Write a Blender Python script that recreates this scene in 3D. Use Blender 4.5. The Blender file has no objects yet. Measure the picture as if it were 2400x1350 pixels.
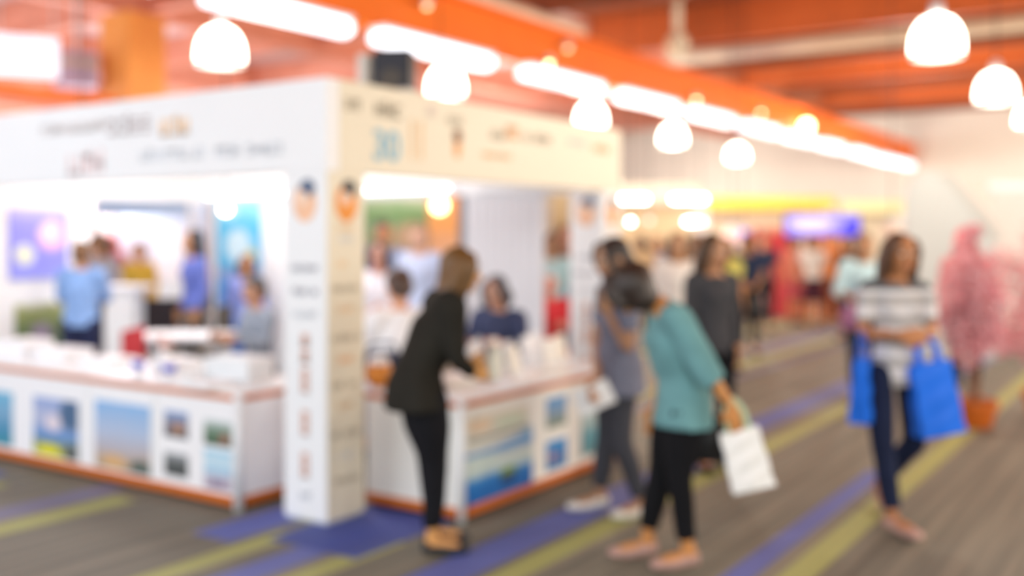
import bpy, bmesh, math, random
from mathutils import Vector, Matrix, Quaternion, noise

S = bpy.context.scene
C = S.collection
random.seed(7)

# ------------------------------------------------------------------ camera, world, lights, exposure
# x runs along the booth front (away to the right), y away to the left, z up; the origin is the near booth column
CAMX, CAMY, CAMZ = -4.118, -3.97, 1.6
ANG = math.atan2(2, 3)                      # viewing direction
cam_d = bpy.data.cameras.new('camera')
cam = bpy.data.objects.new('camera', cam_d); C.objects.link(cam)
cam.location = (CAMX, CAMY, CAMZ)
cam.rotation_euler = (math.pi / 2, 0, ANG - math.pi / 2)
cam_d.sensor_width = 36; cam_d.lens = 36; cam_d.shift_y = -125 / 2400
cam_d.clip_start = 0.05; cam_d.clip_end = 200
cam_d.dof.use_dof = True                    # the photograph is focused close, the hall behind is soft
cam_d.dof.focus_distance = 1.7
cam_d.dof.aperture_fstop = 1.12
S.camera = cam

S.view_settings.view_transform = 'Standard'
S.view_settings.look = 'None'
S.view_settings.gamma = 1
S.view_settings.exposure = 0.3
S.view_settings.use_curve_mapping = False
S.cycles.use_denoising = True
S.cycles.max_bounces = 7
S.cycles.diffuse_bounces = 4
S.cycles.sample_clamp_indirect = 6

W = bpy.data.worlds.new('hall_ambient'); S.world = W  # ambient fill standing in for the light of the rest of the hall
W.use_nodes = True
W.node_tree.nodes['Background'].inputs[0].default_value = (0.86, 0.95, 1.0, 1)
W.node_tree.nodes['Background'].inputs[1].default_value = 0.9


def area(name, loc, target, power, size, color, size_y=None):
    d = bpy.data.lights.new(name, 'AREA'); d.energy = power; d.color = color
    d.shape = 'RECTANGLE'; d.size = size; d.size_y = size_y or size
    o = bpy.data.objects.new(name, d); C.objects.link(o); o.location = loc
    v = Vector(target) - Vector(loc)
    o.rotation_euler = v.to_track_quat('-Z', 'Y').to_euler()
    return o


# added area fills: in place of unseen hall lamps, and inside the booth
area('aisle_fill_cool', (-7.5, 3.5, 4.9), (0, 2.5, 1.2), 640, 5, (0.84, 0.93, 1.0))
area('aisle_fill_warm', (0.5, -8.0, 4.9), (2.0, 0, 1.4), 270, 5, (1.0, 0.86, 0.64))
area('aisle_fill_rear', (-5.5, -5.5, 5.0), (0, -1.5, 0.0), 300, 4, (0.96, 1.0, 0.95))
area('booth_fill_inner', (1.9, 2.9, 2.40), (1.9, 2.9, 0), 45, 1.6, (0.92, 0.95, 1.0), 3.8)  # added fill behind the fascias, brightens the booth interior
# added point fills without fixtures for the aisle, left bay and far end
for k, (x, y, z, p, c) in enumerate([(4, -8, 3.0, 260, 0), (9, -7.5, 3.0, 560, 0), (14, -7.5, 3.0, 420, 0), (19, -7.5, 3.0, 420, 0), (5, 9, 2.4, 160, 1), (2, 13, 2.4, 240, 1), (8, 13, 2.4, 220, 1), (3, 19, 2.6, 900, 1), (9, 20, 2.6, 800, 1),
                                     (14, 8.5, 2.8, 420, 1), (25, -1.5, 2.7, 110, 0), (24, 3, 2.8, 120, 0), (25, 9, 2.8, 160, 0), (16, 0.4, 3.2, 180, 0), (20.5, 1.0, 3.2, 110, 0), (23, -6, 3.0, 260, 0)]):
    d = bpy.data.lights.new('hall_fill', 'POINT'); d.energy = p; d.shadow_soft_size = 0.25; d.color = ((1, 0.93, 0.82), (0.95, 0.95, 1.0))[c]
    o = bpy.data.objects.new('hall_fill', d); C.objects.link(o); o.location = (x, y, z)


# ------------------------------------------------------------------ placement helpers (real distances in the hall)
def D(px, d):
    l = (px - 1200) / 2400 * d
    c, s = math.cos(ANG), math.sin(ANG)
    return (CAMX + c * d + s * l, CAMY + s * d - c * l)


def Z(py, d):
    return CAMZ + (550 - py) * d / 2400


def on_x(px, py, X):                        # point on the plane x = X -> (y, z)
    k = (px - 1200) / 2400
    c, s = math.cos(ANG), math.sin(ANG)
    d = (X - CAMX) / (c + k * s)
    return CAMY + d * (s - k * c), Z(py, d)


def on_y(px, py, Y):                        # point on the plane y = Y -> (x, z)
    k = (px - 1200) / 2400
    c, s = math.cos(ANG), math.sin(ANG)
    d = (Y - CAMY) / (s - k * c)
    return CAMX + d * (c + k * s), Z(py, d)


# ------------------------------------------------------------------ materials
def lin(c):
    if isinstance(c, str):
        c = c.lstrip('#'); c = [int(c[i:i + 2], 16) / 255 for i in (0, 2, 4)]
    return tuple(((x / 12.92) if x <= 0.04045 else ((x + 0.055) / 1.055) ** 2.4) for x in c[:3]) + (1,)


_mats = {}


def new_mat(name):
    m = bpy.data.materials.new(name); m.use_nodes = True
    return m, m.node_tree, m.node_tree.nodes['Principled BSDF']


def mat(name, col, rough=0.6, metal=0.0, var=0.06, scale=12.0, bump=0.0, emit=None, strength=0, stretch=(1, 1, 1), spec=0.4, trans=0.0):
    if name in _mats: return _mats[name]
    m, nt, b = new_mat(name)
    c = lin(col)
    tc = nt.nodes.new('ShaderNodeTexCoord'); mp = nt.nodes.new('ShaderNodeMapping')
    mp.inputs['Scale'].default_value = stretch
    nz = nt.nodes.new('ShaderNodeTexNoise'); nz.inputs['Scale'].default_value = scale; nz.inputs['Detail'].default_value = 3
    nt.links.new(tc.outputs['Object'], mp.inputs[0]); nt.links.new(mp.outputs[0], nz.inputs['Vector'])
    r = nt.nodes.new('ShaderNodeValToRGB')
    r.color_ramp.elements[0].position = 0.3; r.color_ramp.elements[1].position = 0.7
    r.color_ramp.elements[0].color = tuple(max(0, x * (1 - var)) for x in c[:3]) + (1,)
    r.color_ramp.elements[1].color = tuple(min(1, x * (1 + var)) for x in c[:3]) + (1,)
    nt.links.new(nz.outputs['Fac'], r.inputs[0]); nt.links.new(r.outputs[0], b.inputs['Base Color'])
    b.inputs['Roughness'].default_value = rough; b.inputs['Metallic'].default_value = metal
    b.inputs['Specular IOR Level'].default_value = spec
    if trans: b.inputs['Transmission Weight'].default_value = trans
    if bump:
        bp = nt.nodes.new('ShaderNodeBump'); bp.inputs['Strength'].default_value = bump; bp.inputs['Distance'].default_value = 0.01
        nt.links.new(nz.outputs['Fac'], bp.inputs['Height']); nt.links.new(bp.outputs[0], b.inputs['Normal'])
    if emit:
        b.inputs['Emission Color'].default_value = lin(emit); b.inputs['Emission Strength'].default_value = strength
    _mats[name] = m
    return m


def fabric(col, kind='cloth'):
    return mat(kind + '_' + str(col).strip('#'), col, rough=0.85, var=0.12, scale=9, bump=0.25, spec=0.2)


def skin(col='#c58c5e'):
    return mat('skin_' + col.strip('#'), col, rough=0.5, var=0.05, scale=20, spec=0.35)


def hairm(col='#2c211c'):
    return mat('hair_' + col.strip('#'), col, rough=0.45, var=0.35, scale=30, bump=0.5, stretch=(3, 3, 0.5), spec=0.5)


class NT:                                   # small node-maths helper
    def __init__(s, nt): s.nt = nt

    def n(s, t, **k):
        x = s.nt.nodes.new(t)
        for a, b in k.items(): setattr(x, a, b)
        return x

    def m(s, op, a, b=None, c=None):
        x = s.n('ShaderNodeMath', operation=op)
        for i, v in enumerate((a, b, c)):
            if v is None: continue
            if isinstance(v, (int, float)): x.inputs[i].default_value = v
            else: s.nt.links.new(v, x.inputs[i])
        return x.outputs[0]

    def mix(s, f, a, b):
        x = s.n('ShaderNodeMix', data_type='RGBA')
        for i, v in ((0, f), (6, a), (7, b)):
            if isinstance(v, (tuple, list)): x.inputs[i].default_value = v
            elif isinstance(v, (int, float)): x.inputs[i].default_value = v
            else: s.nt.links.new(v, x.inputs[i])
        return x.outputs[2]


def poster_mat(name, ax, stops, blobs=(), noise_amt=0.25, nscale=6.0, flip=False, emit=0.0, rough=0.35):
    """printed picture: vertical run of colours, distorted, with soft coloured patches (x, y, rx, ry, colour)"""
    m, nt, b = new_mat(name); h = NT(nt)
    tc = h.n('ShaderNodeTexCoord'); sp = h.n('ShaderNodeSeparateXYZ'); nt.links.new(tc.outputs['Generated'], sp.inputs[0])
    x = sp.outputs[ax]; z = sp.outputs[2]
    if flip: x = h.m('SUBTRACT', 1.0, x)
    nz = h.n('ShaderNodeTexNoise'); nz.inputs['Scale'].default_value = nscale; nz.inputs['Detail'].default_value = 5
    nt.links.new(tc.outputs['Generated'], nz.inputs['Vector'])
    d = h.m('MULTIPLY', h.m('SUBTRACT', nz.outputs['Fac'], 0.5), noise_amt)
    r = h.n('ShaderNodeValToRGB'); e = r.color_ramp.elements
    for i, (p, c) in enumerate(stops):
        el = e[i] if i < 2 else e.new(p)
        el.position = p; el.color = lin(c)
    nt.links.new(h.m('ADD', z, d), r.inputs[0])
    col = r.outputs[0]
    for bx_, bz_, rx, rz, c in blobs:
        dx = h.m('DIVIDE', h.m('SUBTRACT', h.m('ADD', x, d), bx_), rx); dz = h.m('DIVIDE', h.m('SUBTRACT', z, bz_), rz)
        q = h.m('SQRT', h.m('ADD', h.m('MULTIPLY', dx, dx), h.m('MULTIPLY', dz, dz)))
        f = h.n('ShaderNodeMapRange'); nt.links.new(q, f.inputs[0])
        f.inputs[1].default_value = 0.75; f.inputs[2].default_value = 1.1; f.inputs[3].default_value = 1; f.inputs[4].default_value = 0
        col = h.mix(f.outputs[0], col, lin(c))
    nt.links.new(col, b.inputs['Base Color']); b.inputs['Roughness'].default_value = rough
    if emit:
        nt.links.new(col, b.inputs['Emission Color']); b.inputs['Emission Strength'].default_value = emit
    return m


def glow(name, col, strength):
    if name in _mats: return _mats[name]
    m, nt, b = new_mat(name)
    b.inputs['Base Color'].default_value = lin(col); b.inputs['Emission Color'].default_value = lin(col)
    b.inputs['Emission Strength'].default_value = strength
    _mats[name] = m
    return m


# ------------------------------------------------------------------ mesh helpers
class MB:
    def __init__(s): s.v = []; s.f = []; s.mi = []; s.cur = 0

    def add(s, vs, fs):
        o = len(s.v); s.v += [tuple(v) for v in vs]
        s.f += [tuple(i + o for i in f) for f in fs]; s.mi += [s.cur] * len(fs)
        return s

    def box(s, x0, x1, y0, y1, z0, z1):
        vs = [(x, y, z) for z in (z0, z1) for y in (y0, y1) for x in (x0, x1)]
        return s.add(vs, [(0, 2, 3, 1), (4, 5, 7, 6), (0, 1, 5, 4), (2, 6, 7, 3), (0, 4, 6, 2), (1, 3, 7, 5)])

    def obox(s, c, ax, ay, az):             # oriented box: centre and three half-vectors
        c, ax, ay, az = map(Vector, (c, ax, ay, az))
        vs = [c + i * ax + j * ay + k * az for k in (-1, 1) for j in (-1, 1) for i in (-1, 1)]
        return s.add(vs, [(0, 2, 3, 1), (4, 5, 7, 6), (0, 1, 5, 4), (2, 6, 7, 3), (0, 4, 6, 2), (1, 3, 7, 5)])

    def lathe(s, prof, n=32, c=(0, 0, 0)):
        vs = []; fs = []
        for r, z in prof:
            for i in range(n):
                a = 2 * math.pi * i / n
                vs.append((c[0] + r * math.cos(a), c[1] + r * math.sin(a), c[2] + z))
        for k in range(len(prof) - 1):
            for i in range(n):
                j = (i + 1) % n
                fs.append((k * n + i, k * n + j, (k + 1) * n + j, (k + 1) * n + i))
        fs.append(tuple(range(n))[::-1]); fs.append(tuple(range((len(prof) - 1) * n, len(prof) * n)))
        return s.add(vs, fs)

    def ell(s, c, r, M=None, nu=20, nv=12):
        c = Vector(c); vs = []; fs = []
        for k in range(1, nv):
            t = math.pi * k / nv
            for i in range(nu):
                a = 2 * math.pi * i / nu
                p = Vector((r[0] * math.sin(t) * math.cos(a), r[1] * math.sin(t) * math.sin(a), r[2] * math.cos(t)))
                vs.append(c + (M @ p if M else p))
        top = len(vs); p = Vector((0, 0, r[2])); vs.append(c + (M @ p if M else p))
        p = -p; vs.append(c + (M @ p if M else p))
        for k in range(nv - 2):
            for i in range(nu):
                j = (i + 1) % nu
                fs.append((k * nu + i, (k + 1) * nu + i, (k + 1) * nu + j, k * nu + j))
        for i in range(nu):
            j = (i + 1) % nu
            fs.append((top, i, j)); fs.append((top + 1, (nv - 2) * nu + j, (nv - 2) * nu + i))
        return s.add(vs, fs)

    def tube(s, pts, rad, side=None, n=14, round_ends=False):
        """closed tube through pts; rad entries are r or (across tangent/side, along side)"""
        pts = [Vector(p) for p in pts]; N = len(pts)
        rad = [(r, r) if isinstance(r, (int, float)) else r for r in rad]
        # smooth subdivision
        P = []; R = []
        K = 4 if N > 2 else 2
        for i in range(N - 1):
            p0 = pts[max(0, i - 1)]; p1 = pts[i]; p2 = pts[i + 1]; p3 = pts[min(N - 1, i + 2)]
            for k in range(K):
                t = k / K
                m1 = (p2 - p0) * 0.5 * 0.8; m2 = (p3 - p1) * 0.5 * 0.8
                h = 2 * t ** 3 - 3 * t ** 2 + 1
                P.append(p1 * h + m1 * (t ** 3 - 2 * t ** 2 + t) + p2 * (1 - h) + m2 * (t ** 3 - t ** 2))
                q = t * t * (3 - 2 * t) if N > 2 else t
                R.append(tuple(rad[i][a] * (1 - q) + rad[i + 1][a] * q for a in (0, 1)))
        P.append(pts[-1]); R.append(rad[-1])
        sv = Vector(side) if side is not None else None
        if sv is None:
            t0 = (P[-1] - P[0]).normalized()
            sv = t0.cross(Vector((0, 0, 1)))
            if sv.length < 0.2: sv = t0.cross(Vector((1, 0, 0)))
        vs = []; fs = []
        for i, p in enumerate(P):
            t = (P[min(i + 1, len(P) - 1)] - P[max(0, i - 1)])
            t = t.normalized() if t.length > 1e-9 else Vector((0, 0, 1))
            a = sv - t * sv.dot(t)
            a = a.normalized() if a.length > 1e-6 else t.orthogonal().normalized()
            b = t.cross(a)
            for k in range(n):
                w = 2 * math.pi * k / n
                vs.append(p + a * (math.cos(w) * R[i][1]) + b * (math.sin(w) * R[i][0]))
        for i in range(len(P) - 1):
            for k in range(n):
                j = (k + 1) % n
                fs.append((i * n + k, i * n + j, (i + 1) * n + j, (i + 1) * n + k))
        fs.append(tuple(range(n))[::-1]); fs.append(tuple(range((len(P) - 1) * n, len(P) * n)))
        s.add(vs, fs)
        if round_ends:
            for p, r in ((P[0], R[0]), (P[-1], R[-1])):
                q = min(r); s.ell(p, (q, q, q), nu=10, nv=6)
        return s

    def prism(s, outline, M, depth):        # outline (a, b) in the plane of M's x/z, extruded along M's y
        n = len(outline)
        vs = [M @ Vector((a, 0, b)) for a, b in outline] + [M @ Vector((a, depth, b)) for a, b in outline]
        fs = [tuple(range(n)), tuple(range(n, 2 * n))[::-1]] + [(i, i + n, (i + 1) % n + n, (i + 1) % n) for i in range(n)]
        return s.add(vs, fs)

    def mesh(s, name):
        me = bpy.data.meshes.new(name); me.from_pydata(s.v, [], s.f)
        me.polygons.foreach_set('material_index', s.mi)
        me.validate(); bm = bmesh.new(); bm.from_mesh(me)
        bmesh.ops.recalc_face_normals(bm, faces=bm.faces); bm.to_mesh(me); bm.free()
        return me

    def build(s, name, m, parent=None, loc=None, smooth=False, bevel=0, remesh=0, disp=0):
        me = s.mesh(name)
        o = bpy.data.objects.new(name, me); C.objects.link(o)
        if remesh:
            r = o.modifiers.new('r', 'REMESH'); r.mode = 'VOXEL'; r.voxel_size = remesh; r.use_smooth_shade = True
            k = o.modifiers.new('s', 'SMOOTH'); k.iterations = 4; k.factor = 0.5
            dg = bpy.context.evaluated_depsgraph_get()
            dg.update()
            me2 = bpy.data.meshes.new_from_object(o.evaluated_get(dg))
            o.modifiers.clear(); o.data = me2; bpy.data.meshes.remove(me); me = me2; me.name = name
            me.materials.clear()
            smooth = True
            if disp:
                me.update()
                ns = [v.normal.copy() for v in me.vertices]
                for v, nn in zip(me.vertices, ns):
                    v.co += nn * disp * noise.noise(Vector((v.co.x * 9, v.co.y * 9, v.co.z * 5)))
        for mm in (m if isinstance(m, (list, tuple)) else [m]): me.materials.append(mm)
        if smooth:
            me.polygons.foreach_set('use_smooth', [True] * len(me.polygons))
        if bevel:
            b = o.modifiers.new('bevel', 'BEVEL'); b.width = bevel; b.segments = 2; b.limit_method = 'ANGLE'
        if loc is not None: o.location = loc
        if parent: o.parent = parent
        return o


def tag(o, label, cat, group=None, kind=None):
    o['label'] = label; o['category'] = cat
    if group: o['group'] = group
    if kind: o['kind'] = kind
    return o


def thing(name, label, cat, loc=(0, 0, 0), rz=0, group=None):
    o = bpy.data.objects.new(name, None); C.objects.link(o)
    o.location = loc; o.rotation_euler = (0, 0, rz); o.empty_display_size = 0.1
    return tag(o, label, cat, group)


def struct(o):
    o['kind'] = 'structure'; return o


def copy_tree(o, parent=None):
    c = o.copy(); C.objects.link(c); c.parent = parent
    for ch in list(o.children): copy_tree(ch, c)
    return c


BX = lambda *a: MB().box(*a)

# ------------------------------------------------------------------ shared colours
WHITE = mat('booth_white', '#f1f2f4', 0.45, var=0.01, scale=2)
WARMW = mat('booth_white_warm_lit', '#e9dfc8', 0.45, var=0.01, scale=2)  # booth white with the warm aisle light put into its colour
ORANGE_TRIM = mat('orange_trim', '#cf6c1d', 0.4, var=0.05)
ALU = mat('aluminium', '#d4d8dc', 0.4, 0.2, var=0.03)
BLACK = mat('black_plastic', '#1d1e22', 0.5)

# ------------------------------------------------------------------ floor
def carpet():
    m, nt, b = new_mat('striped_carpet'); h = NT(nt)
    tc = h.n('ShaderNodeTexCoord'); sp = h.n('ShaderNodeSeparateXYZ'); nt.links.new(tc.outputs['Object'], sp.inputs[0])
    x, y = sp.outputs[0], sp.outputs[1]
    def streak(sx, sy, det):
        mp = h.n('ShaderNodeMapping'); mp.inputs['Scale'].default_value = (sx, sy, 1)
        nt.links.new(tc.outputs['Object'], mp.inputs[0])
        z = h.n('ShaderNodeTexNoise'); z.inputs['Scale'].default_value = 1; z.inputs['Detail'].default_value = det
        nt.links.new(mp.outputs[0], z.inputs['Vector']); return z.outputs['Fac']
    r = h.n('ShaderNodeValToRGB'); e = r.color_ramp.elements
    e[0].position = 0.36; e[0].color = lin('#5a5950'); e[1].position = 0.64; e[1].color = lin('#8c8676')
    k = e.new(0.5); k.color = lin('#727064')
    nt.links.new(h.m('ADD', h.m('MULTIPLY', streak(0.35, 14, 4), 0.6), h.m('MULTIPLY', streak(0.5, 55, 2), 0.4)), r.inputs[0])
    col = r.outputs[0]
    G = lin('#a4a864'); B = lin('#5a68b4'); DB = lin('#34489c'); PB = lin('#77779a')
    strips = [  # x0, x1, y centre, width, colour
        (-3, 60, -2.42, 0.15, G), (-3, 3.0, -2.19, 0.13, B), (-0.6, 60, -1.29, 0.15, G), (-1.2, 3.4, -1.03, 0.26, B),
        (3.4, 60, -0.90, 0.24, B), (4.6, 60, 0.64, 0.2, G), (-6, -0.2, 0.07, 0.16, G), (-6, -0.25, 1.42, 0.2, G),
        (-6, 0.0, -0.50, 0.14, G), (-6, -0.45, 2.42, 0.18, G), (-6, 0.1, -0.25, 0.2, B), (-6, -0.1, 1.72, 0.2, PB),
        (-6, -0.3, 2.75, 0.25, B), (-0.35, 0.7, -0.22, 0.62, DB), (-0.5, 0.6, 0.36, 0.3, B), (8.5, 60, -1.75, 0.2, PB),
        (9.0, 60, 1.0, 0.3, PB), (3, 60, 2.2, 0.2, G), (-6, 60, -3.8, 0.15, G), (2, 60, -3.5, 0.2, B), (-3, 60, -4.9, 0.15, G),
        (10, 60, 4.4, 0.2, G), (3.3, 60, 0.30, 0.10, PB)]
    for x0, x1, yc, w, c in strips:
        def ss(v, a, bb):
            f = h.n('ShaderNodeMapRange', interpolation_type='SMOOTHSTEP'); nt.links.new(v, f.inputs[0])
            f.inputs[1].default_value = a; f.inputs[2].default_value = bb; return f.outputs[0]
        dy = h.m('ABSOLUTE', h.m('SUBTRACT', y, yc))
        f = h.m('MULTIPLY', h.m('MULTIPLY', ss(x, x0 - 0.01, x0 + 0.01), h.m('SUBTRACT', 1.0, ss(x, x1 - 0.01, x1 + 0.01))),
                h.m('SUBTRACT', 1.0, ss(dy, w / 2 - 0.006, w / 2 + 0.006)))
        col = h.mix(h.m('MULTIPLY', f, 0.93), col, c)
    nt.links.new(col, b.inputs['Base Color']); b.inputs['Roughness'].default_value = 0.62
    b.inputs['Specular IOR Level'].default_value = 0.45
    bp = h.n('ShaderNodeBump'); bp.inputs['Strength'].default_value = 0.3; bp.inputs['Distance'].default_value = 0.004
    nt.links.new(streak(40, 160, 2), bp.inputs['Height']); nt.links.new(bp.outputs[0], b.inputs['Normal'])
    return m


fl = struct(BX(-12, 30, -16, 26, -0.12, 0).build('floor', carpet()))

# ------------------------------------------------------------------ hall shell
RED = mat('ceiling_paint', '#a65a36', 0.6, var=0.12, scale=1.2)
ORG = mat('beam_orange', '#fa7a10', 0.45, var=0.04, scale=2)
ORD = mat('beam_rust', '#8f4a28', 0.55, var=0.1, scale=2)
CREAM = mat('cream_wall', '#efe7da', 0.7, var=0.03, scale=0.8)
CREAMP = mat('cream_pipe', '#dccbb0', 0.5, var=0.06)
struct(BX(-12, 30, -16, 5.0, 5.4, 5.6).build('ceiling', RED))
struct(BX(-12, 30, 5.0, 26, 5.4, 5.6).build('ceiling', mat('ceiling_paint_lit', '#dcc6c6', 0.6, var=0.1, scale=0.8)))  # left bay: brighter light put into a paler ceiling colour
struct(BX(28, 28.3, -16, 26, 0, 5.4).build('wall_far', CREAM))
struct(BX(-12, 28, 25.7, 26, 0, 5.4).build('wall_left', mat('pale_wall', '#e8c2bd', 0.7, var=0.05, scale=0.6)))
struct(BX(27.9, 28, -16, 25.7, 0, 0.15).build('baseboard_far', ORD, bevel=0.01))
BRD = mat('beam_brick', '#c9642c', 0.55, var=0.08, scale=2); SAL = mat('beam_lit_salmon', '#e59a80', 0.55, var=0.08, scale=2)  # salmon: beam paint paled for the stronger light at left
# main orange beam over the aisle, with its flanges
b = MB(); b.box(-9, 28, 3.02, 3.10, 3.75, 4.28); b.box(-9, 28, 2.93, 3.19, 3.71, 3.76); b.box(-9, 28, 2.93, 3.19, 4.26, 4.31)
struct(b.build('trim_1', ORG, bevel=0.005))
n = 2
for X, z0, z1, t, mt in ((8.6, 4.86, 5.40, 0.16, ORD), (11.8, 4.80, 5.40, 0.2, ORG), (15.2, 4.9, 5.4, 0.16, ORD), (17.2, 4.78, 5.28, 0.2, ORG),
                         (19.4, 4.9, 5.4, 0.16, ORD), (21.8, 4.80, 5.3, 0.18, ORG), (25.0, 4.95, 5.4, 0.2, ORD), (5.2, 4.8, 5.4, 0.2, ORG), (1.6, 4.8, 5.4, 0.2, ORG)):
    bb = MB(); bb.box(X - t / 6, X + t / 6, -16, 4.98, z0, z1); bb.box(X - t / 2, X + t / 2, -16, 4.98, z0 - 0.03, z0 + 0.03)
    struct(bb.build('trim_%d' % n, BRD if mt is ORG else ORD)); n += 1
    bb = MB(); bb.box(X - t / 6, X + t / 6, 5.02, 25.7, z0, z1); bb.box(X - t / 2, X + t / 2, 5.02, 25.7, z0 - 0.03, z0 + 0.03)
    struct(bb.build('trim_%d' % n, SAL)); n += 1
for Y, z0 in ((8.5, 4.7), (13.5, 4.7), (19.0, 4.6), (-7.5, 4.8)):
    bb = MB(); bb.box(-12, 28, Y - 0.04, Y + 0.04, z0, 5.4); bb.box(-12, 28, Y - 0.12, Y + 0.12, z0 - 0.03, z0 + 0.03)
    struct(bb.build('trim_%d' % n, SAL)); n += 1
bb = MB(); a0, a1 = Vector((15.7, 4.5, 5.0)), Vector((22.7, 3.9, 5.0))
dv = (a1 - a0); sd = dv.cross(Vector((0, 0, 1))).normalized()
bb.obox((a0 + a1) / 2, dv / 2, sd * 0.14, (0, 0, 0.11))
struct(bb.build('trim_%d' % n, mat('beam_tan', '#b8704c', 0.6))); n += 1

# pipes and ducts under the ceiling
o = MB().tube([(13.6, 4.3, 4.9), (13.6, -9, 4.9)], [0.13, 0.13], n=20).build('duct_pipe', CREAMP, smooth=True)
tag(o, 'long cream duct crossing under the rust ceiling at upper right', 'pipe')
d0 = MB(); d0.tube([(6.0, 3.9, 4.72), (9.6, 3.9, 4.72)], [0.10, 0.10], n=20)
tag(d0.build('duct_pipe', mat('cream_pipe_b', '#e3c9b0', 0.5), smooth=True), 'short cream pipe above the bright orange beam, near the top edge', 'pipe')
hx, hy = D(1588, 14.6)
rt = thing('hanging_bracket', 'cream ceiling fitting on a vertical rod, above the orange beam', 'fitting', (hx, hy, 4.18))
MB().tube([(0, 0, 0.1), (0, 0, 1.22)], [0.06, 0.06], n=14).build('rod', CREAMP, rt, smooth=True)
MB().lathe([(0.02, 0), (0.13, 0.03), (0.17, 0.1), (0.15, 0.22), (0.07, 0.3), (0.05, 0.34)], 24).build('cap', CREAMP, rt, smooth=True)
MB().box(-0.2, 0.2, -0.05, 0.05, -0.06, 0.02).build('foot_plate', CREAMP, rt, bevel=0.01)

# fluorescent strips below the main beam
TUBE = glow('tube_light', '#f2f5ff', 1.7)
segs = [(-3.6, -1.3), (-1.0, 1.1), (1.6, 3.3), (3.75, 5.7), (6.5, 8.4), (9.05, 10.85), (11.5, 13.2), (13.9, 15.6), (16.3, 17.9), (18.6, 20.1), (21.0, 23.2), (23.7, 27.2)]
place = ['nearest, mostly above the top edge of the photo', 'second of the row, cut by the top edge', 'third of the row, beside the near glass pendant', 'above the black speaker',
         'over the cream fascia, past a dark gap', 'over the end of the cream fascia', 'shorter one behind the last close pendant', 'eighth of the row, over the glowing pendant',
         'ninth of the row, among the far pendants', 'tenth of the row, left of the pink end', 'last but one, near the far wall', 'farthest, ending at the far cream wall']
for (x0, x1), pl in zip(segs, place):
    t = thing('strip_light', 'white fluorescent strip under the orange beam, ' + pl, 'ceiling light', ((x0 + x1) / 2, 2.92, 3.6), 0, 'fluorescent strips under the orange beam')
    L = (x1 - x0) / 2
    BX(-L, L, -0.12, 0.12, 0.075, 0.12).build('housing', WHITE, t, bevel=0.01)
    dd = MB(); dd.tube([(-L + .03, 0, 0.0), (L - .03, 0, 0.0)], [(0.085, 0.135), (0.085, 0.135)], side=(0, 1, 0), n=20)
    dd.build('diffuser', TUBE, t, smooth=True)

# glass pendants
PG = glow('pendant_glow', '#fff6e2', 9.0)
def pendant(first=[]):
    t = thing('pendant_lamp', '', 'pendant lamp', (0, 0, 0), 0, 'bell-shaped pendant lamps')
    prof = [(0.20, 0.0), (0.21, 0.03), (0.21, 0.10), (0.20, 0.17), (0.175, 0.24), (0.13, 0.30), (0.055, 0.335)]
    MB().lathe(prof, 40).build('shade', PG, t, smooth=True)
    MB().lathe([(0.055, 0.33), (0.06, 0.36), (0.05, 0.45), (0.02, 0.47)], 24).build('socket', ALU, t, smooth=True)
    MB().tube([(0, 0, 0.46), (0, 0, 2.31)], [0.008, 0.008], n=8).build('cord', BLACK, t)
    MB().lathe([(0.212, -0.012), (0.214, 0.0), (0.212, 0.012)], 40).build('rim', ALU, t, smooth=True)
    return t
P0 = pendant()
pend = [(D(516, 9.3), 3.15, 'lit bell pendant over the left white fascia, nearest of its row'),
        (D(1045, 11.8), 3.20, 'lit bell pendant just right of the black speaker, second of its row'),
        (D(1385, 14.6), 3.14, 'lit bell pendant over the right end of the cream fascia'),
        (D(1577, 17.1), 3.10, 'lit bell pendant just right of the booth, above two oval lamps'),
        (D(1728, 21.0), 3.10, 'glowing bell pendant in the bright haze before the far wall'),
        (D(2196, 8.7), 3.12, 'largest lit bell pendant at upper right'),
        (D(2334, 11.7), 3.12, 'lit bell pendant near the right edge, below the largest one'),
        (D(2420, 14.2), 3.10, 'lit bell pendant cut by the right edge')]
for i, (xy, z, lb) in enumerate(pend):
    p = P0 if i == 0 else copy_tree(P0)
    p.location = (xy[0], xy[1], z); p['label'] = lb
    ld = bpy.data.lights.new('pendant_bulb', 'POINT'); ld.energy = (45, 50, 110, 120, 110, 70, 45, 30)[i]; ld.color = (1.0, 0.86, 0.66); ld.shadow_soft_size = 0.2
    lo = bpy.data.objects.new('pendant_bulb', ld); C.objects.link(lo); lo.location = (xy[0], xy[1], z - 0.25)

# small spot lamps clipped along the beam
for i, (px, py, lb) in enumerate(((1281, 150, 'first small warm spot lamp along the orange beam'), (1627, 236, 'second small warm spot lamp along the orange beam, right of the cream fitting'),
                                   (1779, 266, 'third small warm spot lamp along the orange beam'), (1886, 296, 'farthest small warm spot lamp along the orange beam'),
                                   (994, 16, 'nearest small spot lamp high on the orange beam'), (1325, 115, 'dim small spot lamp high on the orange beam over the cream fascia'))):
    X, z = on_y(px, py, 2.9)
    t = thing('spot_lamp', lb, 'spot lamp', (X, 2.86, z), 0, 'spot lamps on the orange beam')
    MB().lathe([(0.03, 0), (0.05, 0.02), (0.045, 0.09), (0.02, 0.11)], 16).build('lamp_body', ALU, t, smooth=True)
    MB().ell((0, 0, 0.0), (0.035, 0.035, 0.025) if i != 3 else (0.12, 0.12, 0.12)).build('bulb', glow('spot_glow' if i < 4 else 'spot_dim', '#ffd9a0', 14 if i < 4 else 3), t, smooth=True)
    BX(-0.015, 0.015, 0.02, 0.16, 0.05, 0.075).build('clip', BLACK, t)

# ------------------------------------------------------------------ the white booth
TOPZ, FZ = 2.47, 1.954


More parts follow.
